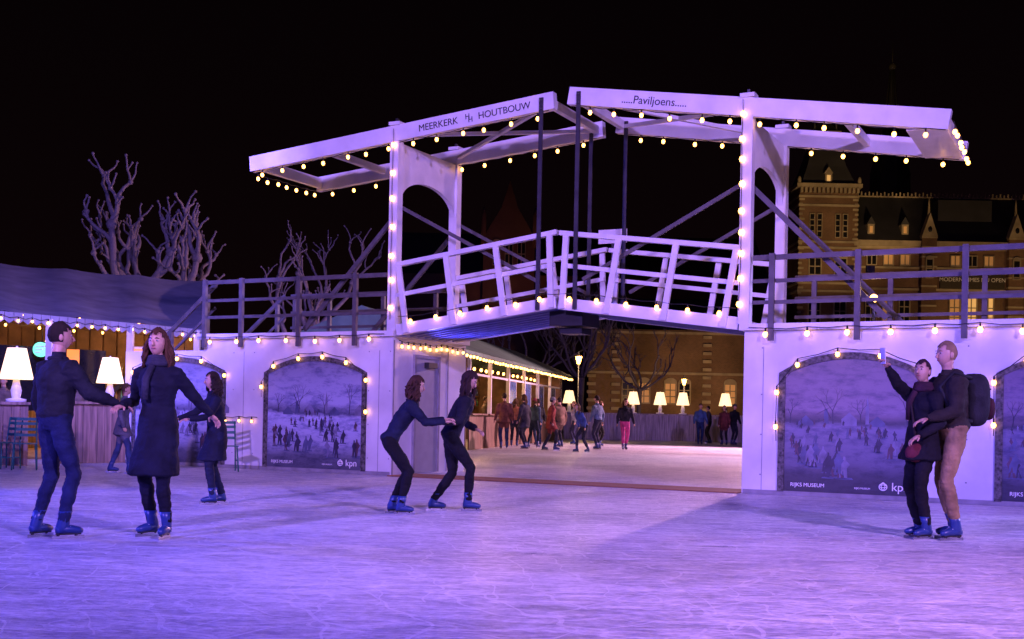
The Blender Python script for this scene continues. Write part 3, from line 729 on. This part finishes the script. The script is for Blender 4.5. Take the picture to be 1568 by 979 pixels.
b.loft([((sx_,sy,20),(3,0,0),(0,3,0)),((sx_,sy,33),(2.6,0,0),(0,2.6,0)),((sx_,sy,36),(2.0,0,0),(0,2,0)),((sx_,sy,39),(1.0,0,0),(0,1,0)),((sx_,sy,41),(.45,0,0),(0,.45,0)),((sx_,sy,47),(.2,0,0),(0,.2,0))],SLATE,n=8,smooth=False)
b.tube([(sx_,sy,46),(sx_,sy,50)],[.12,.04],SPI,n=5); b.ell((sx_,sy,47),.5,SPI); b.beam((sx_-.7,sy,48.6),(sx_+.7,sy,48.6),.08,.08,STEEL)
for a in range(8): b.tube([(sx_+2.6*math.cos(a*.785),sy+2.6*math.sin(a*.785),33),(sx_+1.0*math.cos(a*.785),sy+1.0*math.sin(a*.785),39),(sx_+.2*math.cos(a*.785),sy+.2*math.sin(a*.785),47)],.08,SPI,n=4)
b.obj('spire',MU)
b=MB()
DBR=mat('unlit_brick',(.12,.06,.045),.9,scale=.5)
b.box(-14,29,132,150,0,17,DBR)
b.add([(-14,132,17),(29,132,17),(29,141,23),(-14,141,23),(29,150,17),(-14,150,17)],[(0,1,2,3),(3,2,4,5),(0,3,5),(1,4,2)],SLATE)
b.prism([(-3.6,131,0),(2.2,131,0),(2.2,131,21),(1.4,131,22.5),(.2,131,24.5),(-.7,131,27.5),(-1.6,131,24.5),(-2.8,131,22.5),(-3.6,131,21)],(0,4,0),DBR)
for x in (-2.1,-.7,.7):
    window(b,x-.4,x+.4,131,18,20.5,GLASSD,1,1,.06,True)
for x in (-3.6,2.2): b.tube([(x,131.2,20),(x,131.2,23.6),(x,131.2,24.6)],[.35,.3,.04],DBR,n=6)
b.obj('central_block',MU)

A=empty('brick_annex_building')
b=MB(); f=115
b.box(7.5,27.5,f,f+10,0,9.8,BRICK2)
for z in (1.2,5.4,9.4): b.box(7.4,27.6,f-.1,f+.02,z,z+.25,STONE)
for x in (7.5,9.9,18.9,23.4,27.2):
    for i in range(12): b.box(x-.15,x+.7,f-.22,f+.02,.2+i*.8,.5+i*.8,STONE)
b.add([(7.2,f-.4,9.81),(27.8,f-.4,9.81),(26,f+5,13.4),(9,f+5,13.4),(27.8,f+10.4,9.81),(7.2,f+10.4,9.81)],[(0,1,2,3),(3,2,4,5),(0,3,5),(1,4,2)],SLATE)
for x in (11.4,13.0,15.6,17.0,21.5,25.6):
    window(b,x-.5,x+.5,f,2.6,4.5,WINDIM if x in (13.0,15.6,21.5) else GLASSD,1,2,.14,True)
b.obj('annex_walls',A)

# ------------------------------------------------------------------ people
def ik(a,t,l1,l2,hint):
    a=V(a);t=V(t);d=t-a;L_=d.length
    if L_>(l1+l2)*.995: t=a+d*((l1+l2)*.995/L_); d=t-a; L_=d.length
    x=(l1*l1-l2*l2+L_*L_)/(2*L_); h=math.sqrt(max(0,l1*l1-x*x)); n=d.normalized()
    hv=V(hint); hv=hv-n*hv.dot(n); hv=hv.normalized() if hv.length>1e-5 else V((0,0,-1))
    return a+n*x+hv*h,t
def segdist(p,a,b,ra,rb):
    ab=b-a; l=ab.length_squared; t=0 if l<1e-9 else max(0,min(1,(p-a).dot(ab)/l))
    return (p-(a+ab*t)).length-(ra+(rb-ra)*t)

def person(name,x,y,yaw,h=1.75,lean=0.0,leanx=0.0,hipback=0.0,hipdrop=0.0,feet=((-.1,0,0),(.1,0,0)),hands=(None,None),
           top=(.02,.02,.025),pants=(.02,.025,.06),coat=None,hair=(.03,.02,.015),style='short',headyaw=0,headpitch=0,
           hi=True,scarf=None,skates=True,gloves=None,hat=None,bulk=0.0,extra=None,seed=0,hang=((.26,.06),(.26,.06)),bag=None):
    s=h/1.83; ya=math.radians(yaw); F=V((math.cos(ya),math.sin(ya),0)); Rr=V((math.sin(ya),-math.cos(ya),0)); O=V((x,y,0)); Z=V((0,0,1))
    def W(a,b_,c_): return O+(Rr*a+F*b_+Z*c_)*s
    TOP=cloth(top);PAN=cloth(pants)
    hip=1.005-hipdrop
    pel=W(0,-hipback,hip); wai=W(leanx*.3,-hipback*.7+lean*.3,hip+.15); che=W(leanx*.75,-hipback*.3+lean*.8,hip+.37); nb=W(leanx,lean,hip+.53-abs(lean)*.12); 
    ne=nb+((nb-che).normalized()*.5+Z*.5)*.07*s
    hd=ne+(Z*.95+F*(.12+lean*.5)).normalized()*.135*s
    mb=MB(); K_=MB(); prims=[]
    bk=bulk
    def ring(c_,rx,ry): return (c_,Rr*rx*s,F*ry*s)
    K_.loft([ring(pel-Z*.07*s,.12,.09),ring(pel,.165,.115),ring(pel+Z*.06*s,.165+bk,.118+bk),ring(wai,.148+bk,.107+bk),ring((wai+che)/2,.166+bk,.12+bk),ring(che,.19+bk,.128+bk),ring(che.lerp(nb,.6),.18+bk*.7,.108+bk*.6),ring(nb,.095,.08),ring(nb+(ne-nb)*.6,.058,.06)],TOP)
    prims.append((wai-Z*.06*s,che,.14*s,.16*s,'top')); prims.append((che,nb,.16*s,.09*s,'top')); prims.append((pel-Z*.02*s,pel-Z*.06*s,.15*s,.13*s,'pants' if not coat else 'top'))
    if not coat: prims.append((pel+Z*.05*s,wai,.14*s,.14*s,'top'))
    ank=[];
    for i,sd in enumerate((-1,1)):
        fx,fy,fyaw=feet[i][:3]; lift=feet[i][3] if len(feet[i])>3 else 0
        hj=pel+Rr*(sd*.088*s)-Z*.03*s; aj=W(fx,fy-.03,.14+lift)
        kn,aj=ik(hj,aj,.435*s,.425*s,F*1.0+Rr*sd*.12)
        K_.tube([hj,hj.lerp(kn,.5),kn,kn.lerp(aj,.35),aj],[.094*s,.082*s,.062*s,.062*s,.046*s],PAN,n=12)
        K_.ell(kn,.063*s,PAN); K_.ell(hj,.094*s,PAN)
        prims.append((hj,kn,.092*s,.062*s,'pants')); prims.append((kn,aj,.062*s,.048*s,'pants'))
        fa=ya-math.radians(fyaw); fd=V((math.cos(fa),math.sin(fa),0)); fr=V((fd.y,-fd.x,0))
        ank.append((aj,fd,fr,kn))
    if coat:
        hem=coat; kc=(ank[0][3]+ank[1][3])/2
        zc=hem*s; hc=pel.lerp(kc,max(0,min(1.1,(pel.z-zc)/max(.05,pel.z-kc.z)))); hc.z=zc
        sp=((ank[0][3]-ank[1][3]).length/2)
        K_.loft([ring(wai,.155+bk,.12+bk),ring(pel,.185+bk,.14+bk),ring(pel.lerp(hc,.5),.2+bk,.165+bk),ring(hc,.225+bk+max(0,sp-.1),.20+bk)],TOP)
        prims.append((pel,hc,.17*s,.2*s,'top'))
    hnd=[]
    for i,sd in enumerate((-1,1)):
        sj=che.lerp(nb,.62)+Rr*(sd*.18*s)
        t=hands[i]
        if t is None:
            hx,hy=hang[i]; t=pel+Rr*(sd*hx*s)+F*(hy*s+lean*.3)-Z*.05*s; hint=-F*.8+Rr*sd*.3
        else: t=V(t); hint=-Z*1.0+Rr*sd*.35
        el,wr=ik(sj,t,.285*s,.255*s,hint)
        K_.tube([sj-Rr*sd*.05*s,sj,sj.lerp(el,.5),el,el.lerp(wr,.5),wr],[.07*s,(.068+bk)*s,(.058+bk*.6)*s,(.052+bk*.5)*s,(.046+bk*.4)*s,.038*s],TOP,n=10)
        K_.ell(el,(.052+bk*.5)*s,TOP)
        prims.append((sj,el,.062*s,.05*s,'top')); prims.append((el,wr,.05*s,.038*s,'top'))
        hnd.append((wr,(wr-el).normalized(),sd))
    prims.append((nb+(ne-nb)*.3,ne,.058*s,.055*s,'skin'))
    K_.tube([nb,ne,hd],[.06*s,.055*s,.05*s],SKIN,n=10)
    me=K_.mesh('tmp'); o=bpy.data.objects.new('tmp',me); scene.collection.objects.link(o)
    rm=o.modifiers.new('r','REMESH'); rm.mode='VOXEL'; rm.voxel_size=(.013 if hi else .03)*s
    sm=o.modifiers.new('s','SMOOTH'); sm.factor=.5; sm.iterations=4 if hi else 1
    bpy.context.view_layer.update()
    ev=bpy.data.meshes.new_from_object(o.evaluated_get(bpy.context.evaluated_depsgraph_get()))
    bpy.data.objects.remove(o)
    nrm=[v.normal.copy() for v in ev.vertices]
    vs=[]
    for v in ev.vertices:
        p=v.co; q=p*7+V((seed*3.1,0,0))
        d_=noise.noise(V((q.x,q.y,q.z*1.8)))*.012
        rg=noise.noise(V((p.x*9+seed,p.y*9,p.z*26))); d_+=(1-abs(rg)*2)*.005+noise.noise(p*30)*.003
        vs.append(p+nrm[v.index]*d_*s)
    mm={'top':TOP,'pants':PAN,'skin':SKIN}; grp={'top':[],'pants':[],'skin':[]}
    for pg in ev.polygons:
        c_=V((0,0,0))
        for vi in pg.vertices: c_+=ev.vertices[vi].co
        c_/=len(pg.vertices)
        bst=min(prims,key=lambda q:segdist(c_,q[0],q[1],q[2],q[3]))
        grp[bst[4]].append(tuple(pg.vertices))
    base=len(mb.v); first=True
    for k,fl in grp.items():
        if not fl: continue
        if first: mb.add(vs,fl,mm[k],True); first=False
        else:
            mb.mats.append(mm[k]) if mm[k] not in mb.mats else None
            ki=mb.mats.index(mm[k])
            for f_ in fl: mb.f.append([i+base for i in f_]); mb.m.append(ki); mb.sm.append(True)
    for aj,fd,fr,kn in ank:
        g=aj.copy(); g.z-=.14*s
        def Q(a,b_,c_): return g+(fd*a+fr*b_+Z*c_)*s
        if skates:
            up=(kn-aj).normalized()
            mb.loft([(Q(-.005,0,.055),fd*.062*s,fr*.038*s),(Q(-.005,0,.11),fd*.058*s,fr*.040*s),(aj+up*.03*s,fd*.052*s,fr*.046*s),(aj+up*.10*s,fd*.060*s,fr*.055*s)],SKATE,n=12)
            mb.tube([Q(-.06,0,.075),Q(0,0,.085),Q(.07,0,.082),Q(.13,0,.07),Q(.165,0,.066)],[.028*s,.040*s,.037*s,.032*s,.018*s],SKATE,n=10)
            for i in range(4): mb.tube([Q(.03+.025*i,-.028,.115-.009*i),Q(.035+.025*i,0,.122-.010*i),Q(.03+.025*i,.028,.115-.009*i)],.004*s,WINK,n=4)
            mb.beam(Q(-.06,0,.042),Q(.15,0,.042),.026*s,.018*s,BLACK)
            mb.beam(Q(-.09,0,.014),Q(.18,0,.014),.005*s,.028*s,BLADE)
            for a in (-.04,.11): mb.beam(Q(a,0,.024),Q(a,0,.05),.016*s,.03*s,BLACK)
        else:
            mb.tube([Q(-.07,0,.045),Q(0,0,.05),Q(.1,0,.045),Q(.18,0,.04)],[.035*s,.045*s,.044*s,.025*s],BLACK,n=10)
    hm=cloth(gloves) if gloves else SKIN
    for wr,d,sd in hnd:
        side=d.cross(Z); side=side.normalized() if side.length>.1 else Rr.copy()
        if abs(d.z)>.8: side=F.copy()
        nn=side.cross(d).normalized()
        M=Matrix((side,d,nn)).transposed()
        pc=wr+d*.045*s
        mb.ell(pc,(.040*s,.052*s,.018*s),hm,n=10,m=6,M=M)
        if hi:
            for k in range(4):
                off=(-.028+.0185*k)*s; ln=(.062,.075,.07,.055)[k]*s
                a=pc+side*off+d*.035*s; b1=a+d*ln*.5-nn*.006*s; c1=b1+(d*.8-nn*.6).normalized()*ln*.35; e1_=c1+(d*.4-nn*.9).normalized()*ln*.3
                mb.tube([a,b1,c1,e1_],[.0095*s,.009*s,.008*s,.006*s],hm,n=6)
            a=pc-side*.03*s-d*.02*s
            mb.tube([a,a+(d*.5-side*.7-nn*.2).normalized()*.035*s,a+(d*.85-side*.65-nn*.4).normalized()*.065*s],[.012*s,.010*s,.007*s],hm,n=6)
    hy=ya-math.radians(headyaw); hf=V((math.cos(hy),math.sin(hy),0)); hp=math.radians(headpitch)
    hf=(hf*math.cos(hp)+Z*math.sin(hp)).normalized(); hr=hf.cross(Z).normalized(); hu=hr.cross(hf).normalized()
    HM=Matrix((hr,hf,hu)).transposed()
    def hfn(d,p):
        p=p.copy()
        if d.z<0:
            k=d.z*d.z; p.x*=1-.30*k
            if d.y<0: p.y*=1+.45*d.z
            else: p.y*=1-.06*k
        if d.y>0: p.x*=1-.06*d.y
        if d.y>.6: p.y-= .007*s*math.exp(-((d.z-.05)/.12)**2)*min(1,abs(d.x)*4)
        return p
    mb.ell(hd,(.077*s,.096*s,.120*s),SKIN,n=22,m=16,M=HM,fn=hfn)
    H=lambda a,b_,c_: hd+HM@V((a*s,b_*s,c_*s))
    mb.tube([H(0,.088,.018),H(0,.103,-.008),H(0,.112,-.022),H(0,.094,-.034)],[.006*s,.010*s,.013*s,.010*s],SKIN,n=8)
    for a in (-1,1):
        mb.ell(H(a*.031,.084,.012),(.013*s,.007*s,.006*s),EYEW,M=HM); mb.ell(H(a*.031,.089,.012),(.0065*s,.004*s,.006*s),BLACK,M=HM,n=8,m=5)
        mb.tube([H(a*.014,.093,.032),H(a*.032,.092,.037),H(a*.05,.082,.031)],[.003*s,.004*s,.002*s],cloth(hair),n=5)
        mb.ell(H(a*.077,-.004,-.005),(.010*s,.020*s,.032*s),SKIN,M=HM)
    mb.tube([H(-.022,.086,-.057),H(0,.093,-.055),H(.022,.086,-.057)],[.003*s,.006*s,.003*s],LIP,n=6)
    HA=cloth(hair)
    rr=random.Random(seed+77)
    thick=1.07 if style=='short' else 1.13
    def hfn2(d,p):
        p=hfn(d,p); nn_=noise.noise(d*4+V((seed,0,0)))*.05+noise.noise(d*13)*.04
        return p*(thick+nn_)
    mb.ell(hd+HM@V((0,-.006*s,.008*s)),(.077*s,.098*s,.120*s),HA,n=32,m=22,M=HM,fn=hfn2,sel=lambda d: d.z>.52+.12*math.sin(d.x*9) or (d.y<.12 and d.z>(-.35 if style=='short' else -.8)) or (d.y<.45 and d.z>.25))
    if style in('long','curly'):
        ln=.30 if style=='long' else .22
        n_=90 if hi else 14
        for i in range(n_):
            a=math.radians(rr.uniform(150,390))
            rx=.08*math.cos(a); ry=.085*math.sin(a) if math.sin(a)<0 else .03*math.sin(a)
            z0=rr.uniform(-.02,.07); p=V((rx,ry,z0)); pts=[H(*p)]; L2=ln*rr.uniform(.6,1.15); wv=rr.uniform(0,6); am=.012 if style=='long' else .028
            fx_=rr.uniform(1,1.6)
            for q in range(1,7):
                t=q/6; gx=rx*(1+.45*fx_*math.sin(t*2.2)); gy=ry*(1+.3*fx_*math.sin(t*2.2))
                pp=hd+HM@V((gx*s,gy*s,z0*s))-Z*(L2*t*s)+V((math.sin(wv+t*9),math.cos(wv+t*8),0))*am*s
                pts.append(pp)
            mb.tube(pts,[.010*s,.014*s,.015*s,.014*s,.012*s,.008*s,.003*s],HA,n=5)
    if hat:
        HT=cloth(hat)
        mb.ell(H(0,-.008,.035),(.086*s,.106*s,.11*s),HT,n=18,m=12,M=HM,sel=lambda d:d.z>-.12)
        mb.loft([(H(0,-.008,.02),hr*.091*s,hf*.11*s),(H(0,-.008,.055),hr*.09*s,hf*.109*s)],HT,n=18)
    if scarf:
        SC=cloth(scarf)
        for q in range(3):
            mb.tube([nb+Z*(.02+.025*q)*s+(Rr*math.cos(t)*(.085-.008*q)+F*math.sin(t)*(.085-.008*q))*s for t in [i*math.pi/6 for i in range(13)]],.03*s,SC,n=8)
        mb.tube([nb+F*.1*s,nb+F*.15*s-Z*.12*s+Rr*.03*s,nb+F*.15*s-Z*.30*s+Rr*.04*s],[.03*s,.035*s,.03*s],SC,n=8)
    else:
        mb.tube([nb+Z*.015*s+(Rr*math.cos(t)*.07+F*math.sin(t)*.068)*s for t in [i*math.pi/6 for i in range(13)]],.022*s,TOP,n=7)
    if extra: extra(mb,dict(pel=pel,wai=wai,che=che,nb=nb,F=F,R=Rr,Z=Z,s=s,hnd=hnd,hd=hd))
    return mb.obj(name)

person('skater_man',-3.88,9.87,52,1.80,lean=.02,feet=((-.14,-.04,-10),(.13,.05,15)),hands=(None,(-3.38,9.98,1.15)),
       top=(.013,.014,.022),pants=(.012,.018,.06),hair=(.02,.013,.01),headyaw=25,bulk=.025,seed=1)
person('skater_woman',-3.06,10.07,-105,1.77,lean=.02,feet=((-.12,.06,-10),(.1,-.06,20)),hands=((-2.64,10.35,1.02),(-3.35,9.95,1.13)),
       top=(.008,.009,.022),pants=(.008,.008,.016),coat=.56,hair=(.07,.03,.015),style='long',scarf=(.03,.03,.05),headyaw=-8,headpitch=4,seed=2)
person('skater_child',-3.47,13.7,-150,1.53,lean=.06,feet=((-.08,.1,0),(.1,-.08,10)),hands=((-3.70,13.35,1.0),(-3.9,13.6,1.0)),
       top=(.009,.011,.025),pants=(.012,.016,.04),coat=.62,hair=(.025,.015,.012),style='curly',headyaw=0,seed=3)
person('skater_child',-6.6,19.7,10,1.5,lean=.05,feet=((-.08,-.2,0),(.1,.2,0)),top=(.12,.12,.16),pants=(.04,.06,.15),hair=(.1,.06,.03),hi=False,seed=4,skates=True,coat=.8)
person('skater_girl',-1.24,12.86,3,1.58,lean=.16,hipback=.12,hipdrop=.07,feet=((-.08,-.05,-5),(.09,.07,5)),hands=((-.76,12.98,1.05),(-.74,12.80,1.03)),
       top=(.009,.013,.034),pants=(.005,.005,.008),hair=(.05,.022,.013),style='curly',headpitch=-12,seed=5,bulk=.012)
person('skater_girl',-.68,13.4,5,1.66,lean=.16,hipback=.02,hipdrop=.06,feet=((.02,-.2,-12),(.02,.24,8)),hands=((-.42,13.55,.95),(-.78,13.02,1.02)),
       top=(.009,.009,.016),pants=(.005,.005,.008),hair=(.03,.015,.012),style='long',headpitch=-28,headyaw=20,seed=6,bulk=.015)
def bag(mb,q):
    s=q['s'];c_=q['pel']+q['F']*.14*s-q['R']*.08*s-Vector((0,0,.1)); M=cloth((.11,.02,.03))
    mb.ell(c_,(.12*s,.07*s,.10*s),M,n=14,m=8)
    mb.tube([q['nb']+q['R']*.09*s+q['F']*.05*s,q['che']+q['F']*.15*s,c_+Vector((0,0,.08))],.012,cloth((.03,.02,.02)),n=6)
    wr,d,sd=q['hnd'][1]
    mb.beam(wr+d*.09-Vector((0,0,.03)),wr+d*.11+Vector((0,0,.11)),.075,.009,PHONE,up=(1,.3,0))
person('skater_woman',3.98,11.26,-160,1.70,lean=.0,feet=((-.09,.03,-5),(.09,-.02,5)),hands=((3.86,11.0,1.0),(3.56,11.14,1.68)),
       top=(.009,.008,.012),pants=(.009,.008,.010),coat=.82,hair=(.035,.015,.02),style='short',headyaw=-25,headpitch=8,scarf=(.04,.015,.025),extra=bag,seed=7,bulk=.012)
def pack(mb,q):
    s=q['s'];M=cloth((.02,.02,.023));M2=cloth((.05,.015,.018));F=q['F'];R_=q['R'];Z=q['Z']
    c_=q['che']-F*.25*s-Z*.06*s
    Mx=Matrix((R_,F,Z)).transposed()
    sq=lambda d,p: V((math.copysign(abs(d.x)**.6,d.x)*.15*s,math.copysign(abs(d.y)**.6,d.y)*.12*s,math.copysign(abs(d.z)**.7,d.z)*.25*s))
    mb.ell(c_,(.15,.12,.25),M,n=20,m=14,M=Mx,fn=sq)
    sq2=lambda d,p: V((math.copysign(abs(d.x)**.6,d.x)*.11*s,math.copysign(abs(d.y)**.6,d.y)*.06*s,math.copysign(abs(d.z)**.7,d.z)*.11*s))
    mb.ell(c_-F*.12*s-Z*.08*s,(.1,.1,.1),M2,n=16,m=10,M=Mx,fn=sq2)
    mb.tube([c_-F*.1*s+Z*.1*s+R_*a*s for a in (-.12,0,.12)],.008,M2,n=5)
    for a in (-1,1):
        mb.tube([c_+R_*a*.1*s+Z*.2*s+F*.08*s,q['nb']+R_*a*.1*s+Z*.035*s,q['che']+R_*a*.12*s+F*.155*s+Z*.05*s,q['wai']+R_*a*.16*s+F*.06*s,c_+R_*a*.12*s-Z*.2*s+F*.08*s],.018*s,M,n=6)
    mb.tube([q['nb']-F*.07*s+R_*a*s+Z*.02*s for a in (-.09,0,.09)],[.04*s,.06*s,.04*s],cloth((.03,.024,.02)),n=10)
person('skater_man',4.25,11.22,-172,1.88,lean=.05,feet=((-.1,.03,-12),(.1,-.06,10)),hands=((3.93,10.98,1.16),(3.98,11.38,1.2)),
       top=(.028,.022,.018),pants=(.28,.18,.09),hair=(.24,.15,.08),style='short',headyaw=-10,bulk=.03,extra=pack,seed=8)
BGP=[(-.25,38.3,100,1.84,(.16,.06,.04),(.03,.04,.09),.85,None),(.45,38.6,150,1.80,(.05,.05,.06),(.02,.02,.03),.7,None),
 (1.25,37.6,10,1.72,(.25,.05,.04),(.03,.03,.04),.75,(.3,.3,.3)),(2.2,36.3,-150,1.55,(.05,.09,.3),(.03,.03,.05),None,None),
 (2.95,39.8,140,1.84,(.14,.2,.3),(.03,.03,.05),None,None),(3.85,39.6,-80,1.76,(.02,.02,.03),(.5,.06,.22),None,None),
 (8.1,50,-90,1.76,(.06,.12,.3),(.02,.04,.12),None,None),(9.15,50,-120,1.7,(.12,.03,.04),(.02,.02,.03),.8,None),(9.65,50.6,-60,1.78,(.02,.02,.025),(.02,.02,.04),None,(.1,.1,.1)),
 (.1,41.5,80,1.7,(.3,.12,.08),(.03,.03,.05),None,None),(1.0,44,110,1.75,(.02,.02,.02),(.03,.05,.1),None,None),(3.3,44,20,1.7,(.15,.04,.05),(.02,.02,.02),None,None),(9.0,53,180,1.7,(.05,.05,.08),(.03,.03,.03),None,None),
 (.75,40.2,60,1.72,(.06,.10,.14),(.02,.03,.06),None,(.2,.05,.05)),(1.75,42,130,1.78,(.2,.13,.09),(.03,.03,.04),.8,None),(2.5,46,200,1.7,(.3,.3,.33),(.03,.03,.08),None,None)]
for i,(x,y,yw,h,tp,pt,ct,ht) in enumerate(BGP):
    st=.18 if i in (2,3,5,6,13) else .03
    person('skater_man' if i%2==0 else 'skater_woman',x,y,yw,h,lean=.18 if i==3 else .05,hipback=.1 if i==3 else 0,hipdrop=.06 if i==3 else .03,feet=((-.1,-st,-5),(.1,st,8)),top=tp,pants=pt,coat=ct,
           hair=((.03,.02,.015),(.12,.07,.03))[i%2],style='long' if i%2 else 'short',hat=ht,hi=False,seed=20+i,bulk=.015,hang=((.3,.12),(.28,.0)))
for x,y,yw in ((-1.9,38.5,-20),(-1.0,43,0),(-10.2,27.2,-60),(-11.6,26.5,-90),(-9.1,30.6,-90)):
    person('bar_guest',x,y,yw,1.75,top=(.2,.15,.12),pants=(.03,.03,.04),hi=False,seed=int(y*3),skates=False,hair=(.05,.03,.02))

# ------------------------------------------------------------------ floodlights (lamps on masts around the rink, plus an added passage spot)
def mast(x,y,h):
    b=MB(); b.tube([(x,y,0),(x,y,h+.2)],[.09,.06],STEEL,n=10); b.beam((x-.5,y,h+.2),(x+.5,y,h+.2),.06,.06,STEEL)
    for a in (-.4,.4): b.box(x+a-.15,x+a+.15,y-.25,y-.08,h+.25,h+.5,BLACK)
    b.obj('floodlight_mast')
mast(9,-5,9.0); mast(-10,-4,7.5); mast(15,14,3.2); mast(13,44,6.5); mast(-13.5,13,4)
VIO=(.46,.26,1.0); PNK=(1.0,.48,.80); BLU=(.08,.07,1.0)
spot('flood_violet',(9,-4.6,9),(1.5,17,2.4),VIO,20500,60)
spot('flood_violet',(-10,-3.6,7.5),(-1,19,4.4),PNK,7000,40)
spot('flood_blue',(-9.6,-3.6,7.2),(-2,12.5,0),BLU,15000,62)
spot('flood_blue',(14.6,13.5,3.1),(3,15.0,0),(.42,.32,1),5200,50,r=.3)
spot('flood_blue',(-13.1,13,4),(-3,12.0,0),BLU,6500,60)
spot('flood_warm',(9.4,-4.6,8.8),(4.2,5.2,0),(1,.36,.14),8000,34,blend=.8)
spot('flood_pink',(-9.8,-3.8,7.6),(-1.2,5.0,0),(.85,.42,.85),3800,46,blend=.8)
spot('flood_pink',(13,43.6,6.4),(3,36,0),(1,.48,.72),15000,120)
spot('added_passage_spot',(12.5,33,1.6),(1.5,31,0),(.85,.6,1),4800,60,r=.1)  # added low spot without a mast, throws shadow streaks across the passage ice
spot('flood_tree',(-9.5,33.5,.6),(-12.6,41.5,6.5),(.55,.3,1),1400,80)
spot('flood_tree',(-6.5,42,.6),(-9,47,6.5),(.55,.3,1),800,70)
spot('flood_tent',(-5,12,6.5),(-11.5,31,4.5),(.2,.15,1),15000,55)
spot('museum_flood',(33,82,2),(32,118,25),(1,.60,.24),24000,32)
spot('museum_flood',(43,103,3),(45,119,14),(1,.58,.2),3300,70)
spot('museum_flood',(55,103,3),(54,119,14),(1,.58,.2),2900,70)
spot('annex_flood',(13,103,2),(14,115,5),(1,.55,.22),1800,80)
spot('annex_flood',(22,104,2),(22,115,5),(1,.55,.22),1200,80)
spot('gable_flood',(0,119,2),(-.7,131,22),(1,.35,.2),2200,50)
point('street_lamp_glow',(3.5,61.6,4.1),(1,.6,.3),260,.2)
point('street_lamp_glow',(11.8,79.6,3.6),(1,.6,.3),260,.2)
